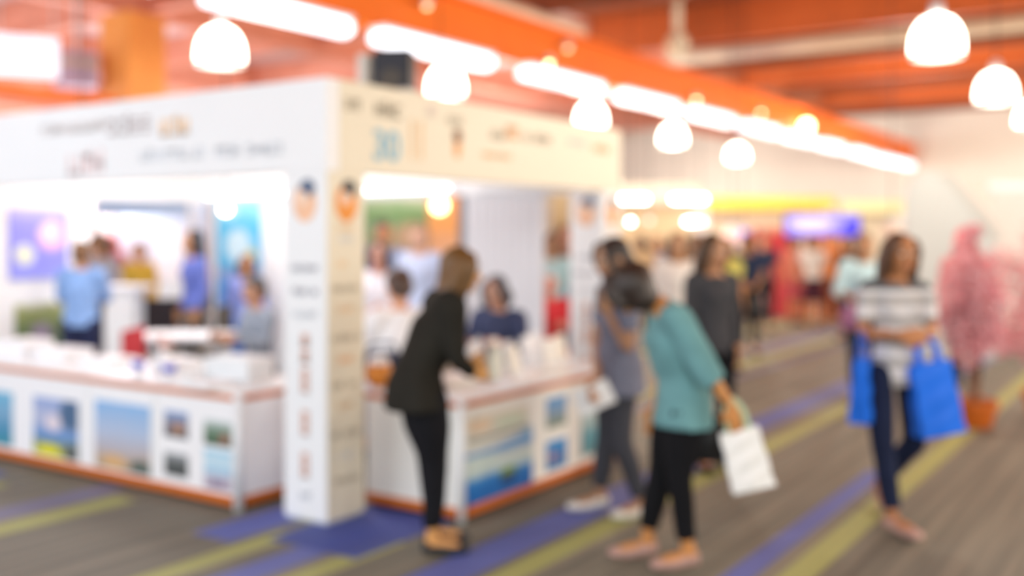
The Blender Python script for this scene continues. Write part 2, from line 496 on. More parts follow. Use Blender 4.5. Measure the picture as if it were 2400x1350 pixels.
def glyphs(mb, x0, x1, zc, hgt, dens=1.0, seed=0, place=None):
    """rows of small strokes standing for blurred lettering; place maps (a, z) -> corner points on the wall"""
    rnd = random.Random(seed); a = x0; sw = hgt * 0.16
    while a < x1 - hgt * 0.4:
        w = hgt * rnd.uniform(0.4, 0.7)
        if rnd.random() < 0.12: a += hgt * 0.5; continue
        top = hgt * (0.5 if rnd.random() < 0.3 else 0.34); bot = -hgt * 0.34
        k = rnd.randint(0, 4)
        if k != 3: place(mb, a, a + sw, zc + bot, zc + top)
        if k in (0, 2, 4): place(mb, a + w - sw, a + w, zc + bot, zc + hgt * 0.34)
        if k in (0, 1, 3): place(mb, a, a + w, zc + hgt * 0.34 - sw, zc + hgt * 0.34)
        if k in (1, 3, 4): place(mb, a, a + w, zc + bot, zc + bot + sw)
        if k in (2, 3): place(mb, a, a + w, zc - sw / 2, zc + sw / 2)
        a += w + hgt * 0.18


def px_wall(X, eps=0.004):                    # wall facing -x
    return lambda mb, a, b, z0, z1: mb.box(X - eps, X + 0.001, a, b, z0, z1)


def py_wall(Y, eps=0.004):                    # wall facing -y
    return lambda mb, a, b, z0, z1: mb.box(a, b, Y - eps, Y + 0.001, z0, z1)


INK = mat('grey_ink', '#9c9ba8', 0.6); INKL = mat('pale_ink', '#d6dae2', 0.6); DINK = mat('brown_ink', '#aa9f8c', 0.6)
OINK = mat('orange_ink', '#f2a860', 0.6); RINK = mat('pink_ink', '#ead0d0', 0.6); BINK = mat('blue_ink', '#8cc0d8', 0.6); POINK = mat('pale_orange_ink', '#f3c795', 0.6)

# near column
t = thing('booth_column', 'square white corner column with printed emblems, nearest corner of the booth', 'column', (0, 0, 0))
BX(0, 0.31, 0, 0.33, 0.015, FZ).build('shaft', WHITE, t, bevel=0.006)
BX(0.01, 0.30, 0.01, 0.32, 0, 0.02).build('base', ALU, t)
BX(0.004, 0.306, -0.0025, 0.002, 0.02, FZ).build('warm_tint_panel', WARMW, t)  # added skin, carries the warm light on this face as colour


def column_prints(t, X, Y, w, ww, full=True):
    # face toward -x (y from Y to Y+ww), face toward -y (x from X to X+w)
    yc = Y + ww / 2; xc = X + w / 2
    ra = 0.088
    for side in (0, 1):
        if side == 0: M = Matrix.Translation((X - 0.004, yc, 1.80)) @ Matrix.Rotation(-math.pi / 2, 4, 'Z')
        else: M = Matrix.Translation((xc, Y - 0.004, 1.80))
        o1 = [(ra * math.cos(a), 1.25 * ra * math.sin(a) - 0.02) for a in [2 * math.pi * k / 32 for k in range(32)]]
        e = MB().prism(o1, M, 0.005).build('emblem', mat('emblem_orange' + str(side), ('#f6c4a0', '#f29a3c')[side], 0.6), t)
        o2 = [(0.06 * math.cos(a) + 0.02, 0.05 * math.sin(a) + 0.06) for a in [2 * math.pi * k / 24 for k in range(24)]]
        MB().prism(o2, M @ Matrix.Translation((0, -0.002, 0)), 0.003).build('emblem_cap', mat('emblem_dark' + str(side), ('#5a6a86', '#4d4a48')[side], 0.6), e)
        o3 = [(0.035 * math.cos(a) - 0.01, 0.04 * math.sin(a) + 0.005) for a in [2 * math.pi * k / 24 for k in range(24)]]
        MB().prism(o3, M @ Matrix.Translation((0, -0.003, 0)), 0.003).build('emblem_face', mat('emblem_face', '#f7dcc8', 0.6), e)
    rows0 = [(628, INK), (683, INK), (736, INKL)]
    rows1 = [(535, POINK), (560, INKL), (618, POINK), (675, DINK), (724, POINK), (789, DINK), (840, OINK), (898, DINK), (948, POINK), (1012, DINK), (1064, INKL), (1120, DINK)]
    mbs = {}
    for i, (py, mt) in enumerate(rows0):
        z = Z(py, 5.75); mb = mbs.setdefault(mt.name + str(i), (MB(), mt))[0]
        glyphs(mb, Y + 0.07, Y + ww - 0.06, z, 0.05, seed=i, place=px_wall(X))
    for i, (py, mt) in enumerate(rows1):
        z = Z(py, 5.8); mb = mbs.setdefault(mt.name + 'b' + str(i), (MB(), mt))[0]
        m_ = 0.04 if mt is DINK else 0.09
        glyphs(mb, X + m_, X + w - m_, z, 0.05 if mt is DINK else 0.045, seed=20 + i, place=py_wall(Y))
    for mb, mt in mbs.values():
        mb.build('lettering', mt, t)
    for py in (800, 838, 892, 991, 1089):
        mb = MB()
        z = Z(py, 5.75); hh = 0.03 if py < 850 else 0.065
        mb.box(X - 0.004, X + 0.001, yc - 0.026, yc - 0.010, z - hh, z + hh); mb.box(X - 0.004, X + 0.001, yc + 0.008, yc + 0.024, z - hh, z + hh)
        for q in range(3): mb.box(X - 0.004, X + 0.001, yc - 0.026, yc + 0.024, z - hh + q * hh * 0.9, z - hh + q * hh * 0.9 + 0.02)
        mb.build('lettering', mat('red_ink', '#e8b098', 0.6), t)
    mb = MB(); glyphs(mb, yc - 0.04, yc + 0.05, Z(1160, 5.75), 0.06, seed=9, place=px_wall(X)); mb.build('lettering', INKL, t)


column_prints(t, 0, 0, 0.31, 0.33)
t2 = thing('booth_column', 'square white column at the far right end of the cream fascia', 'column', (0, 0, 0))
BX(3.16, 3.47, 0, 0.31, 0.015, FZ).build('shaft', WHITE, t2, bevel=0.006)
BX(3.17, 3.46, 0.01, 0.30, 0, 0.02).build('base', ALU, t2)
column_prints(t2, 3.16, 0, 0.31, 0.31)

# fascias
t = thing('booth_fascia', 'long white fascia board with grey and orange lettering on the booth left side', 'fascia')
BX(0, 0.10, 0, 5.2, FZ, TOPZ).build('board', WHITE, t, bevel=0.004)
for x0, x1, py, hh, mt, dd in ((100, 250, 300, 0.09, mat('soft_ink', '#cfc4c2', 0.6), 0), (240, 352, 296, 0.15, mat('mid_ink', '#b9acac', 0.6), 1), (372, 460, 297, 0.15, mat('amber_ink', '#f3c590', 0.6), 2),
                                (320, 480, 362, 0.09, INKL, 3), (500, 660, 352, 0.09, INKL, 4), (165, 242, 385, 0.20, RINK, 5)):
    ya, za = on_x(x1, py, 0); yb, zb = on_x(x0, py, 0)
    mb = MB(); glyphs(mb, ya, yb, (za + zb) / 2, hh, seed=40 + dd, place=px_wall(0)); mb.build('lettering', mt, t)
t = thing('booth_fascia', 'fascia board tinted cream as warm-lit, with brown, blue and orange marks facing the aisle', 'fascia')
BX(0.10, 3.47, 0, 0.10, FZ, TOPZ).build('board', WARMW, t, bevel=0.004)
for x0, x1, py, hh, mt, dd in ((808, 852, 246, 0.10, DINK, 0), (880, 968, 262, 0.12, DINK, 1), (1050, 1090, 284, 0.07, DINK, 2), (1150, 1185, 318, 0.08, DINK, 3), (1186, 1222, 312, 0.13, OINK, 4),
                                (1225, 1290, 325, 0.08, DINK, 5), (1130, 1200, 366, 0.05, POINK, 6), (1390, 1430, 350, 0.08, POINK, 7), (1004, 1026, 260, 0.09, RINK, 8), (1330, 1380, 335, 0.05, INKL, 9)):
    xa, za = on_y(x0, py, 0); xb, zb = on_y(x1, py, 0)
    mb = MB(); glyphs(mb, xa, xb, (za + zb) / 2, hh, seed=60 + dd, place=py_wall(0)); mb.build('lettering', mt, t)
fc = bpy.data.curves.new('numerals', 'FONT'); fc.body = '30'; fc.size = 0.25; fc.extrude = 0.002; fc.offset = 0.004
fc.materials.append(BINK)
fo = bpy.data.objects.new('numerals', fc); C.objects.link(fo)
bpy.context.view_layer.update()
nm_ = bpy.data.meshes.new_from_object(fo.evaluated_get(bpy.context.evaluated_depsgraph_get())); bpy.data.objects.remove(fo)
fo = bpy.data.objects.new('numerals', nm_); C.objects.link(fo); fo.parent = t
xa, za = on_y(872, 372, 0); fo.location = (xa, -0.003, za); fo.rotation_euler = (math.pi / 2, 0, 0)
mb = MB()
for px, w_ in ((964, 0.018), (984, 0.022)):
    xa, _ = on_y(px, 330, 0); mb.box(xa, xa + w_, -0.004, 0.001, 2.06, 2.30)
mb.build('bar_mark', POINK, t)
xa, za = on_y(1072, 335, 0)
Mx = Matrix.Translation((xa, -0.004, za))
MB().prism([(0.035 * math.cos(a), 0.07 * math.sin(a) - 0.03) for a in [2 * math.pi * k / 20 for k in range(20)]], Mx, 0.005).build('emblem', OINK, t)
MB().prism([(0.045 * math.cos(a), 0.045 * math.sin(a) + 0.045) for a in [2 * math.pi * k / 20 for k in range(20)]], Mx @ Matrix.Translation((0, -0.002, 0)), 0.005).build('emblem_cap', mat('brown_mark', '#8c5a38', 0.6), t)
t = thing('booth_fascia', 'white rear fascia seen through the booth openings with tubes on it', 'fascia')
BX(3.37, 3.47, 0.31, 5.2, FZ, TOPZ).build('board', WHITE, t, bevel=0.004)
t = thing('booth_fascia', 'white left end fascia above the purple poster', 'fascia')
BX(0.10, 3.37, 5.10, 5.20, FZ, TOPZ).build('board', WHITE, t, bevel=0.004)
BT = glow('booth_tube_glow', '#ffffff', 3.5)
for y0, y1, lb in ((1.65, 2.95, 'white tube light inside the booth, in the right opening'), (4.95 - 1.3, 5.0, 'white tube light inside the booth, in the left opening above the cyan poster'),
                   (0.45, 1.4, 'dim white batten light inside the booth above the grey panel')):
    t = thing('tube_light', lb, 'tube light', (3.33, (y0 + y1) / 2, 2.02), 0, 'tube lights inside the booth'); L = (y1 - y0) / 2
    BX(0.0, 0.04, -L, L, -0.035, 0.035).build('batten', WHITE, t, bevel=0.005)
    if y0 > 1: MB().tube([(-0.025, -L + .03, 0), (-0.025, L - .03, 0)], [0.018, 0.018], n=12).build('tube', BT, t, smooth=True)
# second pair of tubes on the near fascia, facing in
for y0, y1, lb in ((1.5, 3.0, 'white tube light behind the left fascia, near its middle'),):
    t = thing('tube_light', lb, 'tube light', (0.12, (y0 + y1) / 2, 1.99), 0, 'tube lights inside the booth'); L = (y1 - y0) / 2
    BX(-0.02, 0.02, -L, L, 0.0, 0.05).build('batten', WHITE, t, bevel=0.005)
    MB().tube([(0.03, -L + .03, 0.0), (0.03, L - .03, 0.0)], [0.015, 0.015], n=12).build('tube', BT, t, smooth=True)

# partition panels
GREYP = mat('grey_panel', '#dadadf', 0.6, var=0.02, scale=3)
t = thing('partition_panel', 'tall light grey ribbed partition inside the booth behind the right counter', 'panel')
ya, _ = on_x(1272, 500, 3.4); yb, _ = on_x(1090, 500, 3.4)
mb = BX(3.39, 3.43, ya, yb, 0, FZ)
k = ya
while k < yb - 0.02: mb.box(3.38, 3.39, k, k + 0.02, 0.02, FZ - 0.01); k += 0.09
mb.build('panel', GREYP, t, bevel=0.002)
BX(3.36, 3.44, yb, yb + 0.05, 0, FZ).build('post', mat('dark_post', '#74777e', 0.5), t, bevel=0.004)
t = thing('partition_panel', 'white partition behind the column with a cyan poster on its left part', 'panel')
ya, _ = on_x(690, 500, 3.4); yb, _ = on_x(500, 500, 3.4)
BX(3.39, 3.43, ya, yb, 0, FZ).build('panel', WHITE, t, bevel=0.002)
y1_, z1_ = on_x(508, 476, 3.385); y0_, z0_ = on_x(612, 745, 3.385)
BX(3.38, 3.389, y0_, y1_, z0_, z1_).build('poster', poster_mat('cyan_poster', 1, [(0, '#1b7fdc'), (0.3, '#3f9be0'), (0.38, '#8f9fce'), (0.46, '#58b9e6'), (0.8, '#59c0ea'), (1, '#9fe0f6')],
    [(0.5, 0.62, 0.3, 0.16, '#cfeaf6'), (0.8, 0.55, 0.1, 0.05, '#e9d37a'), (0.3, 0.95, 0.2, 0.1, '#c9f2fb')], 0.1, flip=True), t)
t = thing('partition_panel', 'white end partition at left carrying a purple poster over a green one', 'panel')
xe, _ = on_y(172, 500, 5.0)
BX(0.1, xe, 5.0, 5.05, 0, FZ).build('panel', WHITE, t, bevel=0.002)
xa, zt = on_y(22, 500, 4.985); xb, zb = on_y(158, 652, 4.985)
BX(xa, xb, 4.98, 4.995, zb, zt + 0.05).build('poster', poster_mat('purple_poster', 0, [(0, '#9fa4f0'), (0.25, '#8b8df0'), (0.8, '#9d9cf2'), (1, '#c9c4fa')],
    [(0.72, 0.62, 0.26, 0.22, '#f3b9cf'), (0.68, 0.68, 0.18, 0.16, '#fbe3ea'), (0.25, 0.35, 0.18, 0.16, '#e7ecda')], 0.1), t)
xa, zt = on_y(36, 712, 4.985); xb, zb = on_y(170, 806, 4.985)
BX(xa, xb, 4.98, 4.995, zb, zt).build('poster', poster_mat('green_poster', 0, [(0, '#4f6a4a'), (0.5, '#75875a'), (0.85, '#a3a86a'), (1, '#dfe3cf')],
    [(0.45, 0.3, 0.2, 0.25, '#a99bb0')], 0.5), t)

# ------------------------------------------------------------------ counters
CH = 0.69


def counter(t, x0, x1, y0, y1, m):
    BX(x0 + 0.012, x1 - 0.012, y0 + 0.012, y1 - 0.012, 0.075, CH - 0.05).build('body', m, t)
    BX(x0, x1, y0, y1, CH - 0.022, CH).build('countertop', WHITE, t, bevel=0.004)
    BX(x0 + 0.003, x1 - 0.003, y0 + 0.003, y1 - 0.003, CH - 0.056, CH - 0.022).build('orange_top_rail', ORANGE_TRIM, t, bevel=0.003)
    BX(x0 + 0.003, x1 - 0.003, y0 + 0.003, y1 - 0.003, 0.025, 0.078).build('orange_bottom_rail', ORANGE_TRIM, t, bevel=0.003)
    BX(x0 + 0.03, x1 - 0.03, y0 + 0.03, y1 - 0.03, 0, 0.03).build('plinth', BLACK, t)


XL = -0.08
t = thing('display_counter', 'long white counter with orange rails and small travel photos, left of the column', 'counter')
LW = mat('counter_front_left', '#f2f1f4', 0.4, var=0.01)
counter(t, XL, 0.55, 0.62, 4.9, LW)
for yy in (0.62,):
    MB().lathe([(0.028, 0), (0.028, CH - 0.002)], 16, (XL + 0.014, yy + 0.014, 0)).build('corner_post', mat('pale_post', '#e6e8ec', 0.35), t, smooth=True)
for px in (200, 358,):
    yy, _ = on_x(px, 1000, XL)
    BX(XL + 0.002, XL + 0.02, yy - 0.012, yy + 0.012, 0.078, CH - 0.056).build('frame_bar', WHITE, t)
sky = '#8fb7e4'
posts = [('teal', -60, 26, 915, 1040, [(0, '#2f8c9c'), (0.3, '#4c8fb5'), (0.6, '#7aa7c9'), (1, '#6db5d8')], []),
         ('cliff', 76, 180, 935, 1073, [(0, '#c8c840'), (0.22, '#8f9a7a'), (0.35, '#5c8fcc'), (0.65, '#b6bcd8'), (1, '#8fa6d8')], [(0.85, 0.75, 0.28, 0.28, '#4c6a8e'), (0.45, 0.58, 0.2, 0.15, '#e2d6e0'), (0.35, 0.12, 0.25, 0.1, '#e0d820'), (0.88, 0.12, 0.2, 0.15, '#5d6464')]),
         ('beach', 220, 349, 945, 1105, [(0, '#a1907c'), (0.12, '#bda389'), (0.3, '#b9b2b8'), (0.55, '#b2c0da'), (1, '#88b6e6')], [(0.35, 0.12, 0.22, 0.12, '#d6ad7c'), (0.85, 0.08, 0.2, 0.14, '#5e6a64')]),
         ('village', 383, 437, 965, 1026, [(0, '#4a4a52'), (0.35, '#76707a'), (0.7, '#8c90a8'), (1, '#7fa4d8')], [(0.6, 0.35, 0.25, 0.2, '#b98b6a')]),
         ('dark', 383, 437, 1063, 1117, [(0, '#54585a'), (0.4, '#4a4f4e'), (0.7, '#7a7e80'), (1, '#a7acb2')], []),
         ('garden', 476, 540, 985, 1046, [(0, '#3f5747'), (0.4, '#5d7a60'), (0.7, '#8ea296'), (1, '#d5dde0')], [(0.75, 0.3, 0.18, 0.2, '#a06a5c')]),
         ('harbour', 476, 540, 1058, 1148, [(0, '#9f8fa6'), (0.25, '#c5b9c8'), (0.5, '#a9d0e8'), (0.75, '#cfe4f0'), (1, '#8fc8e4')], [(0.5, 0.15, 0.3, 0.08, '#7d6c8c')])]
for nm, x0, x1, y0, y1, st, bl in posts:
    ya, zt = on_x((x0 + x1) / 2, y0, XL); _, zb = on_x((x0 + x1) / 2, y1, XL)
    yl, _ = on_x(x0, y0, XL); yr, _ = on_x(x1, y0, XL)
    BX(XL + 0.006, XL + 0.013, yr, yl, zb, zt).build('photo_print', poster_mat('photo_' + nm, 1, st, bl, 0.16, 5, flip=True), t)

YR = -0.60
t = thing('display_counter', 'white counter with orange rails and a large blue sea photo, right of the column', 'counter')
counter(t, 0.44, 2.26, YR, 0.12, mat('counter_front_right', '#f3f1ea', 0.4, var=0.01))
MB().lathe([(0.022, 0), (0.022, CH - 0.002)], 16, (0.454, YR + 0.014, 0)).build('corner_post', WHITE, t, smooth=True)
posts = [('sea', 1088, 1250, 1015, 1165, [(0, '#0f63b4'), (0.3, '#1c78c8'), (0.36, '#3f93d4'), (0.42, '#b9d3d8'), (0.62, '#dfe6da'), (0.78, '#4f97d6'), (0.95, '#a6c8da'), (1, '#d9e2da')],
          [(0.1, 0.62, 0.45, 0.12, '#cfe0da'), (0.62, 0.36, 0.14, 0.07, '#7fa044'), (0.62, 0.24, 0.13, 0.08, '#1d3f6e'), (0.2, 0.95, 0.7, 0.16, '#e6e6da')]),
         ('mist', 1096, 1240, 965, 1020, [(0, '#e2e0d2'), (1, '#e8dfcc')], [(0.7, 0.5, 0.3, 0.3, '#d8e2c8'), (0.2, 0.6, 0.2, 0.3, '#f0d6b8')]),
         ('islands', 1284, 1330, 930, 1000, [(0, '#7c8a70'), (0.25, '#8a9a98'), (0.6, '#7f9fc4'), (1, '#5f9cd4')], []),
         ('boat', 1284, 1330, 1030, 1098, [(0, '#3a86bc'), (0.4, '#3a6fae'), (0.7, '#3f8acc'), (1, '#4a9ad8')], [(0.3, 0.45, 0.2, 0.15, '#b98f98')]),
         ('lagoon', 1366, 1416, 915, 1062, [(0, '#6e9aa0'), (0.3, '#5fa4b4'), (0.45, '#a8c8cc'), (0.75, '#cfdcd8'), (0.9, '#78b4dc'), (1, '#5fa4dc')], [])]
for nm, x0, x1, y0, y1, st, bl in posts:
    xm, zt = on_y((x0 + x1) / 2, y0, YR); _, zb = on_y((x0 + x1) / 2, y1, YR)
    xl, _ = on_y(x0, y0, YR); xr, _ = on_y(x1, y0, YR)
    BX(xl, xr, YR + 0.006, YR + 0.013, zb, zt).build('photo_print', poster_mat('photo_' + nm, 0, st, bl, 0.12, 4), t)

# ------------------------------------------------------------------ speaker on the fascia
sx, sy = 1.02, 0.20
t = thing('loudspeaker', 'black box loudspeaker standing on top of the booth fascia', 'speaker', (on_y(925, 200, .28)[0], 0.28, TOPZ), math.radians(-62))
BX(-0.12, 0.12, -0.10, 0.12, 0.0, 0.30).build('cabinet', BLACK, t, bevel=0.012)
BX(-0.10, 0.10, -0.108, -0.10, 0.02, 0.28).build('grille', mat('speaker_grille', '#34363f', 0.7, bump=0.4, scale=200), t)
MB().lathe([(0.07, 0), (0.065, 0.004), (0.02, 0.002)], 24).build('woofer', mat('cone', '#4c4640', 0.6), t, (0, -0.109, 0.11)).rotation_euler = (math.pi / 2, 0, 0)
t2 = thing('speaker_bracket', 'pale metal bracket holding the black loudspeaker, at its left', 'bracket', (on_y(852, 200, .42)[0], 0.40, TOPZ))
BX(-0.05, 0.05, -0.03, 0.03, 0, 0.27).build('upright', mat('bracket_grey', '#d2cdc6', 0.5), t2, bevel=0.006)
BX(-0.07, 0.07, -0.38, 0.06, -0.0, 0.02).build('foot', mat('bracket_grey', '#d2cdc6', 0.5), t2)

# ------------------------------------------------------------------ people
V = Vector
BASE = dict(pelvis=(0, 0, .86), waist=(0, 0, 1.0), chest=(.01, 0, 1.17), upper=(0, 0, 1.29), neck=(0, 0, 1.37), head=(.02, 0, 1.50),
            hipL=(0, .085, .84), hipR=(0, -.085, .84), kneeL=(.02, .09, .46), kneeR=(.02, -.09, .46), ankL=(-.01, .09, .09), ankR=(-.01, -.09, .09),
            shL=(-.01, .155, 1.305), shR=(-.01, -.155, 1.305), elL=(-.03, .21, 1.06), elR=(-.03, -.21, 1.06), wrL=(.05, .215, .84), wrR=(.05, -.215, .84),
            toeL=(.15, .11, .03), toeR=(.15, -.11, .03))


def hand(mb, wr, el, side, fdir=None, curl=0.5, s=1.0):
    d = (V(fdir) if fdir else V(wr) - V(el)).normalized(); wr = V(wr)
    up = V((0, side, 0.15)); nrm = up - d * up.dot(d)            # palm thin direction
    nrm = nrm.normalized() if nrm.length > .05 else d.orthogonal().normalized()
    wid = d.cross(nrm).normalized()
    if wid.x < 0: wid = -wid                                   # thumb side forward
    inn = -nrm                                                   # palm faces the body
    mb.tube([wr, wr + d * .035 * s, wr + d * .085 * s], [(.015 * s, .022 * s), (.014 * s, .036 * s), (.011 * s, .037 * s)], side=wid, n=12)
    for k, (o, L) in enumerate(((.028, .072), (.0095, .080), (-.0095, .074), (-.027, .058))):
        p = wr + d * .08 * s + wid * o * s; q = p + (d + inn * .35 * curl).normalized() * L * .5 * s
        e = q + (d + inn * 1.3 * curl).normalized() * L * .5 * s
        mb.tube([p - d * .01, p, q, e], [.0085 * s, .0088 * s, .008 * s, .0068 * s], n=8)
        mb.ell(e, (.0066 * s,) * 3, nu=8, nv=6)
    p = wr + d * .025 * s + wid * .028 * s; q = p + (d * .7 + wid * .7).normalized() * .036 * s; e = q + (d + inn * .5).normalized() * .032 * s
    mb.tube([p - wid * .012, p, q, e], [.011 * s, .011 * s, .0098 * s, .008 * s], n=8)
    mb.ell(e, (.008 * s,) * 3, nu=8, nv=6)
    return wr + d * .09 * s + inn * .02 * s


def person(name_label, loc, heading, pose=None, hdir=(1, 0, 0), hup=(0, 0, 1), skin_c='#c58c5e', hair_c='#2c211c', hair='long',
           top=None, sleeves='long', hem=.84, bottom=('trousers', '#22222a'), shoe='#3a3230', scale=1.0, vox=.011, curl=.6,
           girth=1.0, jacket_flare=0.0, group=None, top_mat=None, bottom_mat=None, fdL=None, fdR=None, scarf=None, trouser_end=.1, z0=0.0):
    J = dict(BASE)
    if pose: J.update(pose)
    J = {k: V(v) for k, v in J.items()}
    t = thing('person', name_label, 'person', (loc[0], loc[1], z0), heading, group); t.scale = (scale,) * 3
    g = girth
    sL = (J['shL'] - J['shR']).normalized(); hL = (J['hipL'] - J['hipR']).normalized()
    spine = [J['pelvis'] - V((0, 0, .05)), J['pelvis'], J['waist'], J['chest'], J['upper'], J['neck']]
    # body, one continuous surface
    b = MB()
    b.tube(spine, [(.08 * g, .12 * g), (.088 * g, .135 * g), (.075 * g, .11 * g), (.088 * g, .128 * g), (.075, .13), (.045, .05)], side=sL, n=20)
    hd = V(hdir).normalized(); hu = V(hup); hu = (hu - hd * hu.dot(hd)).normalized(); hl = hu.cross(hd)
    R = Matrix((hd, hl, hu)).transposed()
    H = J['head']
    hp = lambda x, y, z: H + R @ V((x, y, z))
    b.tube([J['upper'], J['neck'], hp(-.015, 0, -.05)], [.055, .047, .05], n=14)
    b.ell(hp(-.008, 0, .02), (.095, .074, .095), R, 24, 16)
    b.ell(hp(.018, 0, -.045), (.068, .056, .066), R, 20, 14)
    b.ell(hp(.062, 0, -.088), (.022, .026, .018), R, 12, 8)
    b.tube([hp(.083, 0, .012), hp(.096, 0, -.012), hp(.106, 0, -.03)], [.008, .011, .014], n=8); b.ell(hp(.1, 0, -.032), (.014, .016, .010), R, 10, 8)
    for s_ in (1, -1):
        b.ell(hp(-.008, s_ * .074, -.012), (.018, .008, .03), R, 10, 8)
        b.ell(hp(.06, s_ * .035, -.03), (.025, .022, .022), R, 10, 8)
    for a in 'LR':
        sgn = 1 if a == 'L' else -1
        b.tube([J['upper'] + sL * sgn * .06, J['sh' + a], J['sh' + a].lerp(J['el' + a], .5), J['el' + a], J['el' + a].lerp(J['wr' + a], .45), J['wr' + a]],
               [.045, .046 * g, .039 * g, .032, .030, .020], n=14)
        b.ell(J['el' + a], (.031,) * 3, nu=10, nv=8)
        hand(b, J['wr' + a], J['el' + a], sgn, (fdL, fdR)[a == 'R'], curl)
        b.tube([J['pelvis'] + hL * sgn * .05, J['hip' + a] - V((0, 0, .03)), J['hip' + a].lerp(J['knee' + a], .4), J['knee' + a], J['knee' + a].lerp(J['ank' + a], .35), J['ank' + a]],
               [.075 * g, .078 * g, .064 * g, .047, .045, .030], n=14)
        b.tube([J['ank' + a] + V((-.02, 0, -.035)), J['ank' + a].lerp(J['toe' + a], .5) + V((0, 0, -.012)), J['toe' + a]], [(.034, .03), (.026, .036), (.016, .034)], side=(0, 1, 0), n=12)
        b.tube([J['ank' + a] + V((0, 0, .03)), J['ank' + a] + V((-.015, 0, -.03))], [.03, .032], n=12)
    b.build('body', skin(skin_c), t, remesh=vox * .8 if vox < .009 else vox)
    # eyes, mouth
    if vox < .0135:
        for s_ in (1, -1):
            e = MB(); e.ell(hp(.079, s_ * .031, .008), (.011, .0135, .009), R, 10, 8); e.cur = 1; e.ell(hp(.0875, s_ * .031, .008), (.004, .006, .006), R, 8, 6)
            e.build('eye', [mat('eye_white', '#ece8e2', .3), mat('iris', '#2a1c14', .3)], t, smooth=True)
            e = MB(); e.tube([hp(.082, s_ * .015, .032), hp(.083, s_ * .033, .038), hp(.072, s_ * .052, .032)], [.003, .004, .002], n=6); e.build('eyebrow', hairm(hair_c), t, smooth=True)
        m_ = MB(); m_.tube([hp(.078, .022, -.062), hp(.089, 0, -.06), hp(.078, -.022, -.062)], [.004, .008, .004], n=8); m_.build('mouth', mat('lips', '#a85a50', .4), t, smooth=True)
    # hair or scarf
    h = MB()
    if scarf:
        h.ell(hp(-.022, 0, .03), (.108, .092, .108), R, 24, 16); h.tube([hp(-.03, 0, 0), hp(-.02, 0, -.1), J['upper'] + V((0, 0, .02))], [(.09, .085), (.085, .085), (.11, .15)], side=sL, n=18)
        h.build('headscarf', fabric(scarf), t, remesh=.012)
    else:
        h.ell(hp(-.026, 0, .036), (.098, .086, .092), R, 24, 16)
        h.ell(hp(-.045, 0, -.01), (.075, .082, .09), R, 20, 14)
        if hair == 'long':
            for s_ in (-1, 0, 1):
                h.tube([hp(-.02 - .02 * (s_ == 0), s_ * .06, .06), hp(-.05 - .02 * (s_ == 0), s_ * .07, -.03), hp(-.065, s_ * .065, -.12), hp(-.075, s_ * .06, -.12) + V((-.02, 0, -.13)), hp(-.08, s_ * .045, -.12) + V((-.04, 0, -.22))],
                       [(.046, .05), (.048, .052), (.045, .052), (.04, .048), (.018, .026)], side=hl, n=12)
            for s_ in (-1, 1):
                h.tube([hp(.03, s_ * .05, .095), hp(.035, s_ * .085, .03), hp(.015, s_ * .088, -.06), hp(-.0, s_ * .085, -.15)], [.02, .022, .022, .012], n=10)
        elif hair == 'bob':
            for s_ in (-1, 1):
                h.tube([hp(.04, s_ * .04, .1), hp(.05, s_ * .082, .03), hp(.035, s_ * .09, -.06), hp(.02, s_ * .08, -.13)], [.022, .028, .03, .014], n=10)
            h.tube([hp(-.05, 0, .03), hp(-.08, 0, -.06), hp(-.06, 0, -.13)], [(.05, .08), (.05, .09), (.03, .07)], side=hl, n=14)
        elif hair == 'full':
            h.ell(hp(-.035, 0, .0), (.115, .112, .125), R, 24, 16); h.ell(hp(-.05, 0, -.07), (.085, .1, .08), R, 20, 14)
            for s_ in (-1, 1): h.tube([hp(.03, s_ * .05, .1), hp(.045, s_ * .095, .02), hp(.02, s_ * .1, -.08)], [.03, .035, .02], n=10)
        elif hair == 'bun':
            h.ell(hp(-.125, 0, .03), (.045, .048, .048), R, 14, 10)
            h.ell(hp(-.03, 0, .0), (.1, .092, .105), R, 20, 14)
        elif hair == 'short':
            h.ell(hp(.03, 0, .085), (.05, .065, .03), R, 14, 10)
        h.build('hair', hairm(hair_c), t, remesh=.010 if vox < .012 else .013, disp=.012)
    # top
    if top:
        c = MB(); e = .014
        pel = J['pelvis']; z_h = hem
        low = pel.copy(); low.z = z_h; low += (J['pelvis'] - J['waist']) * 0.0
        jf = jacket_flare
        pts = [low] + ([pel] if z_h < pel.z - .04 else []) + [J['waist'], J['chest'], J['upper'], J['neck'] + (J['upper'] - J['neck']) * .25]
        rr = [(.108 * g + jf, .158 * g + jf)] + ([(.106 * g + jf * .5, .155 * g + jf * .4)] if z_h < pel.z - .04 else []) + [(.094 * g, .132 * g), (.11 * g, .148 * g), (.092, .15), (.06, .062)]
        c.tube(pts, rr, side=sL, n=24)
        if jf is not None:
            ch = J['chest'] + (J['upper'] - J['chest']) * .2
            fw = sL.cross((J['upper'] - J['chest']).normalized()).normalized()
            for s_ in (1, -1): c.ell(ch + fw * .065 * g + sL * s_ * .06, (.052, .055, .055), nu=14, nv=10)
        for a in 'LR':
            sgn = 1 if a == 'L' else -1
            A, E_, Wr = J['sh' + a], J['el' + a], J['wr' + a]
            if sleeves == 'long': P = [J['upper'] + sL * sgn * .06, A, A.lerp(E_, .5), E_, E_.lerp(Wr, .5), E_.lerp(Wr, .93)]; r = [.06, .063 * g, .055 * g, .047, .042, .034]
            elif sleeves == 'mid': P = [J['upper'] + sL * sgn * .06, A, A.lerp(E_, .5), E_, E_.lerp(Wr, .35)]; r = [.06, .066 * g, .066 * g, .066, .06]
            else: P = [J['upper'] + sL * sgn * .06, A, A.lerp(E_, .4), A.lerp(E_, .72)]; r = [.06, .064 * g, .06 * g, .056]
            c.tube(P, r, n=16)
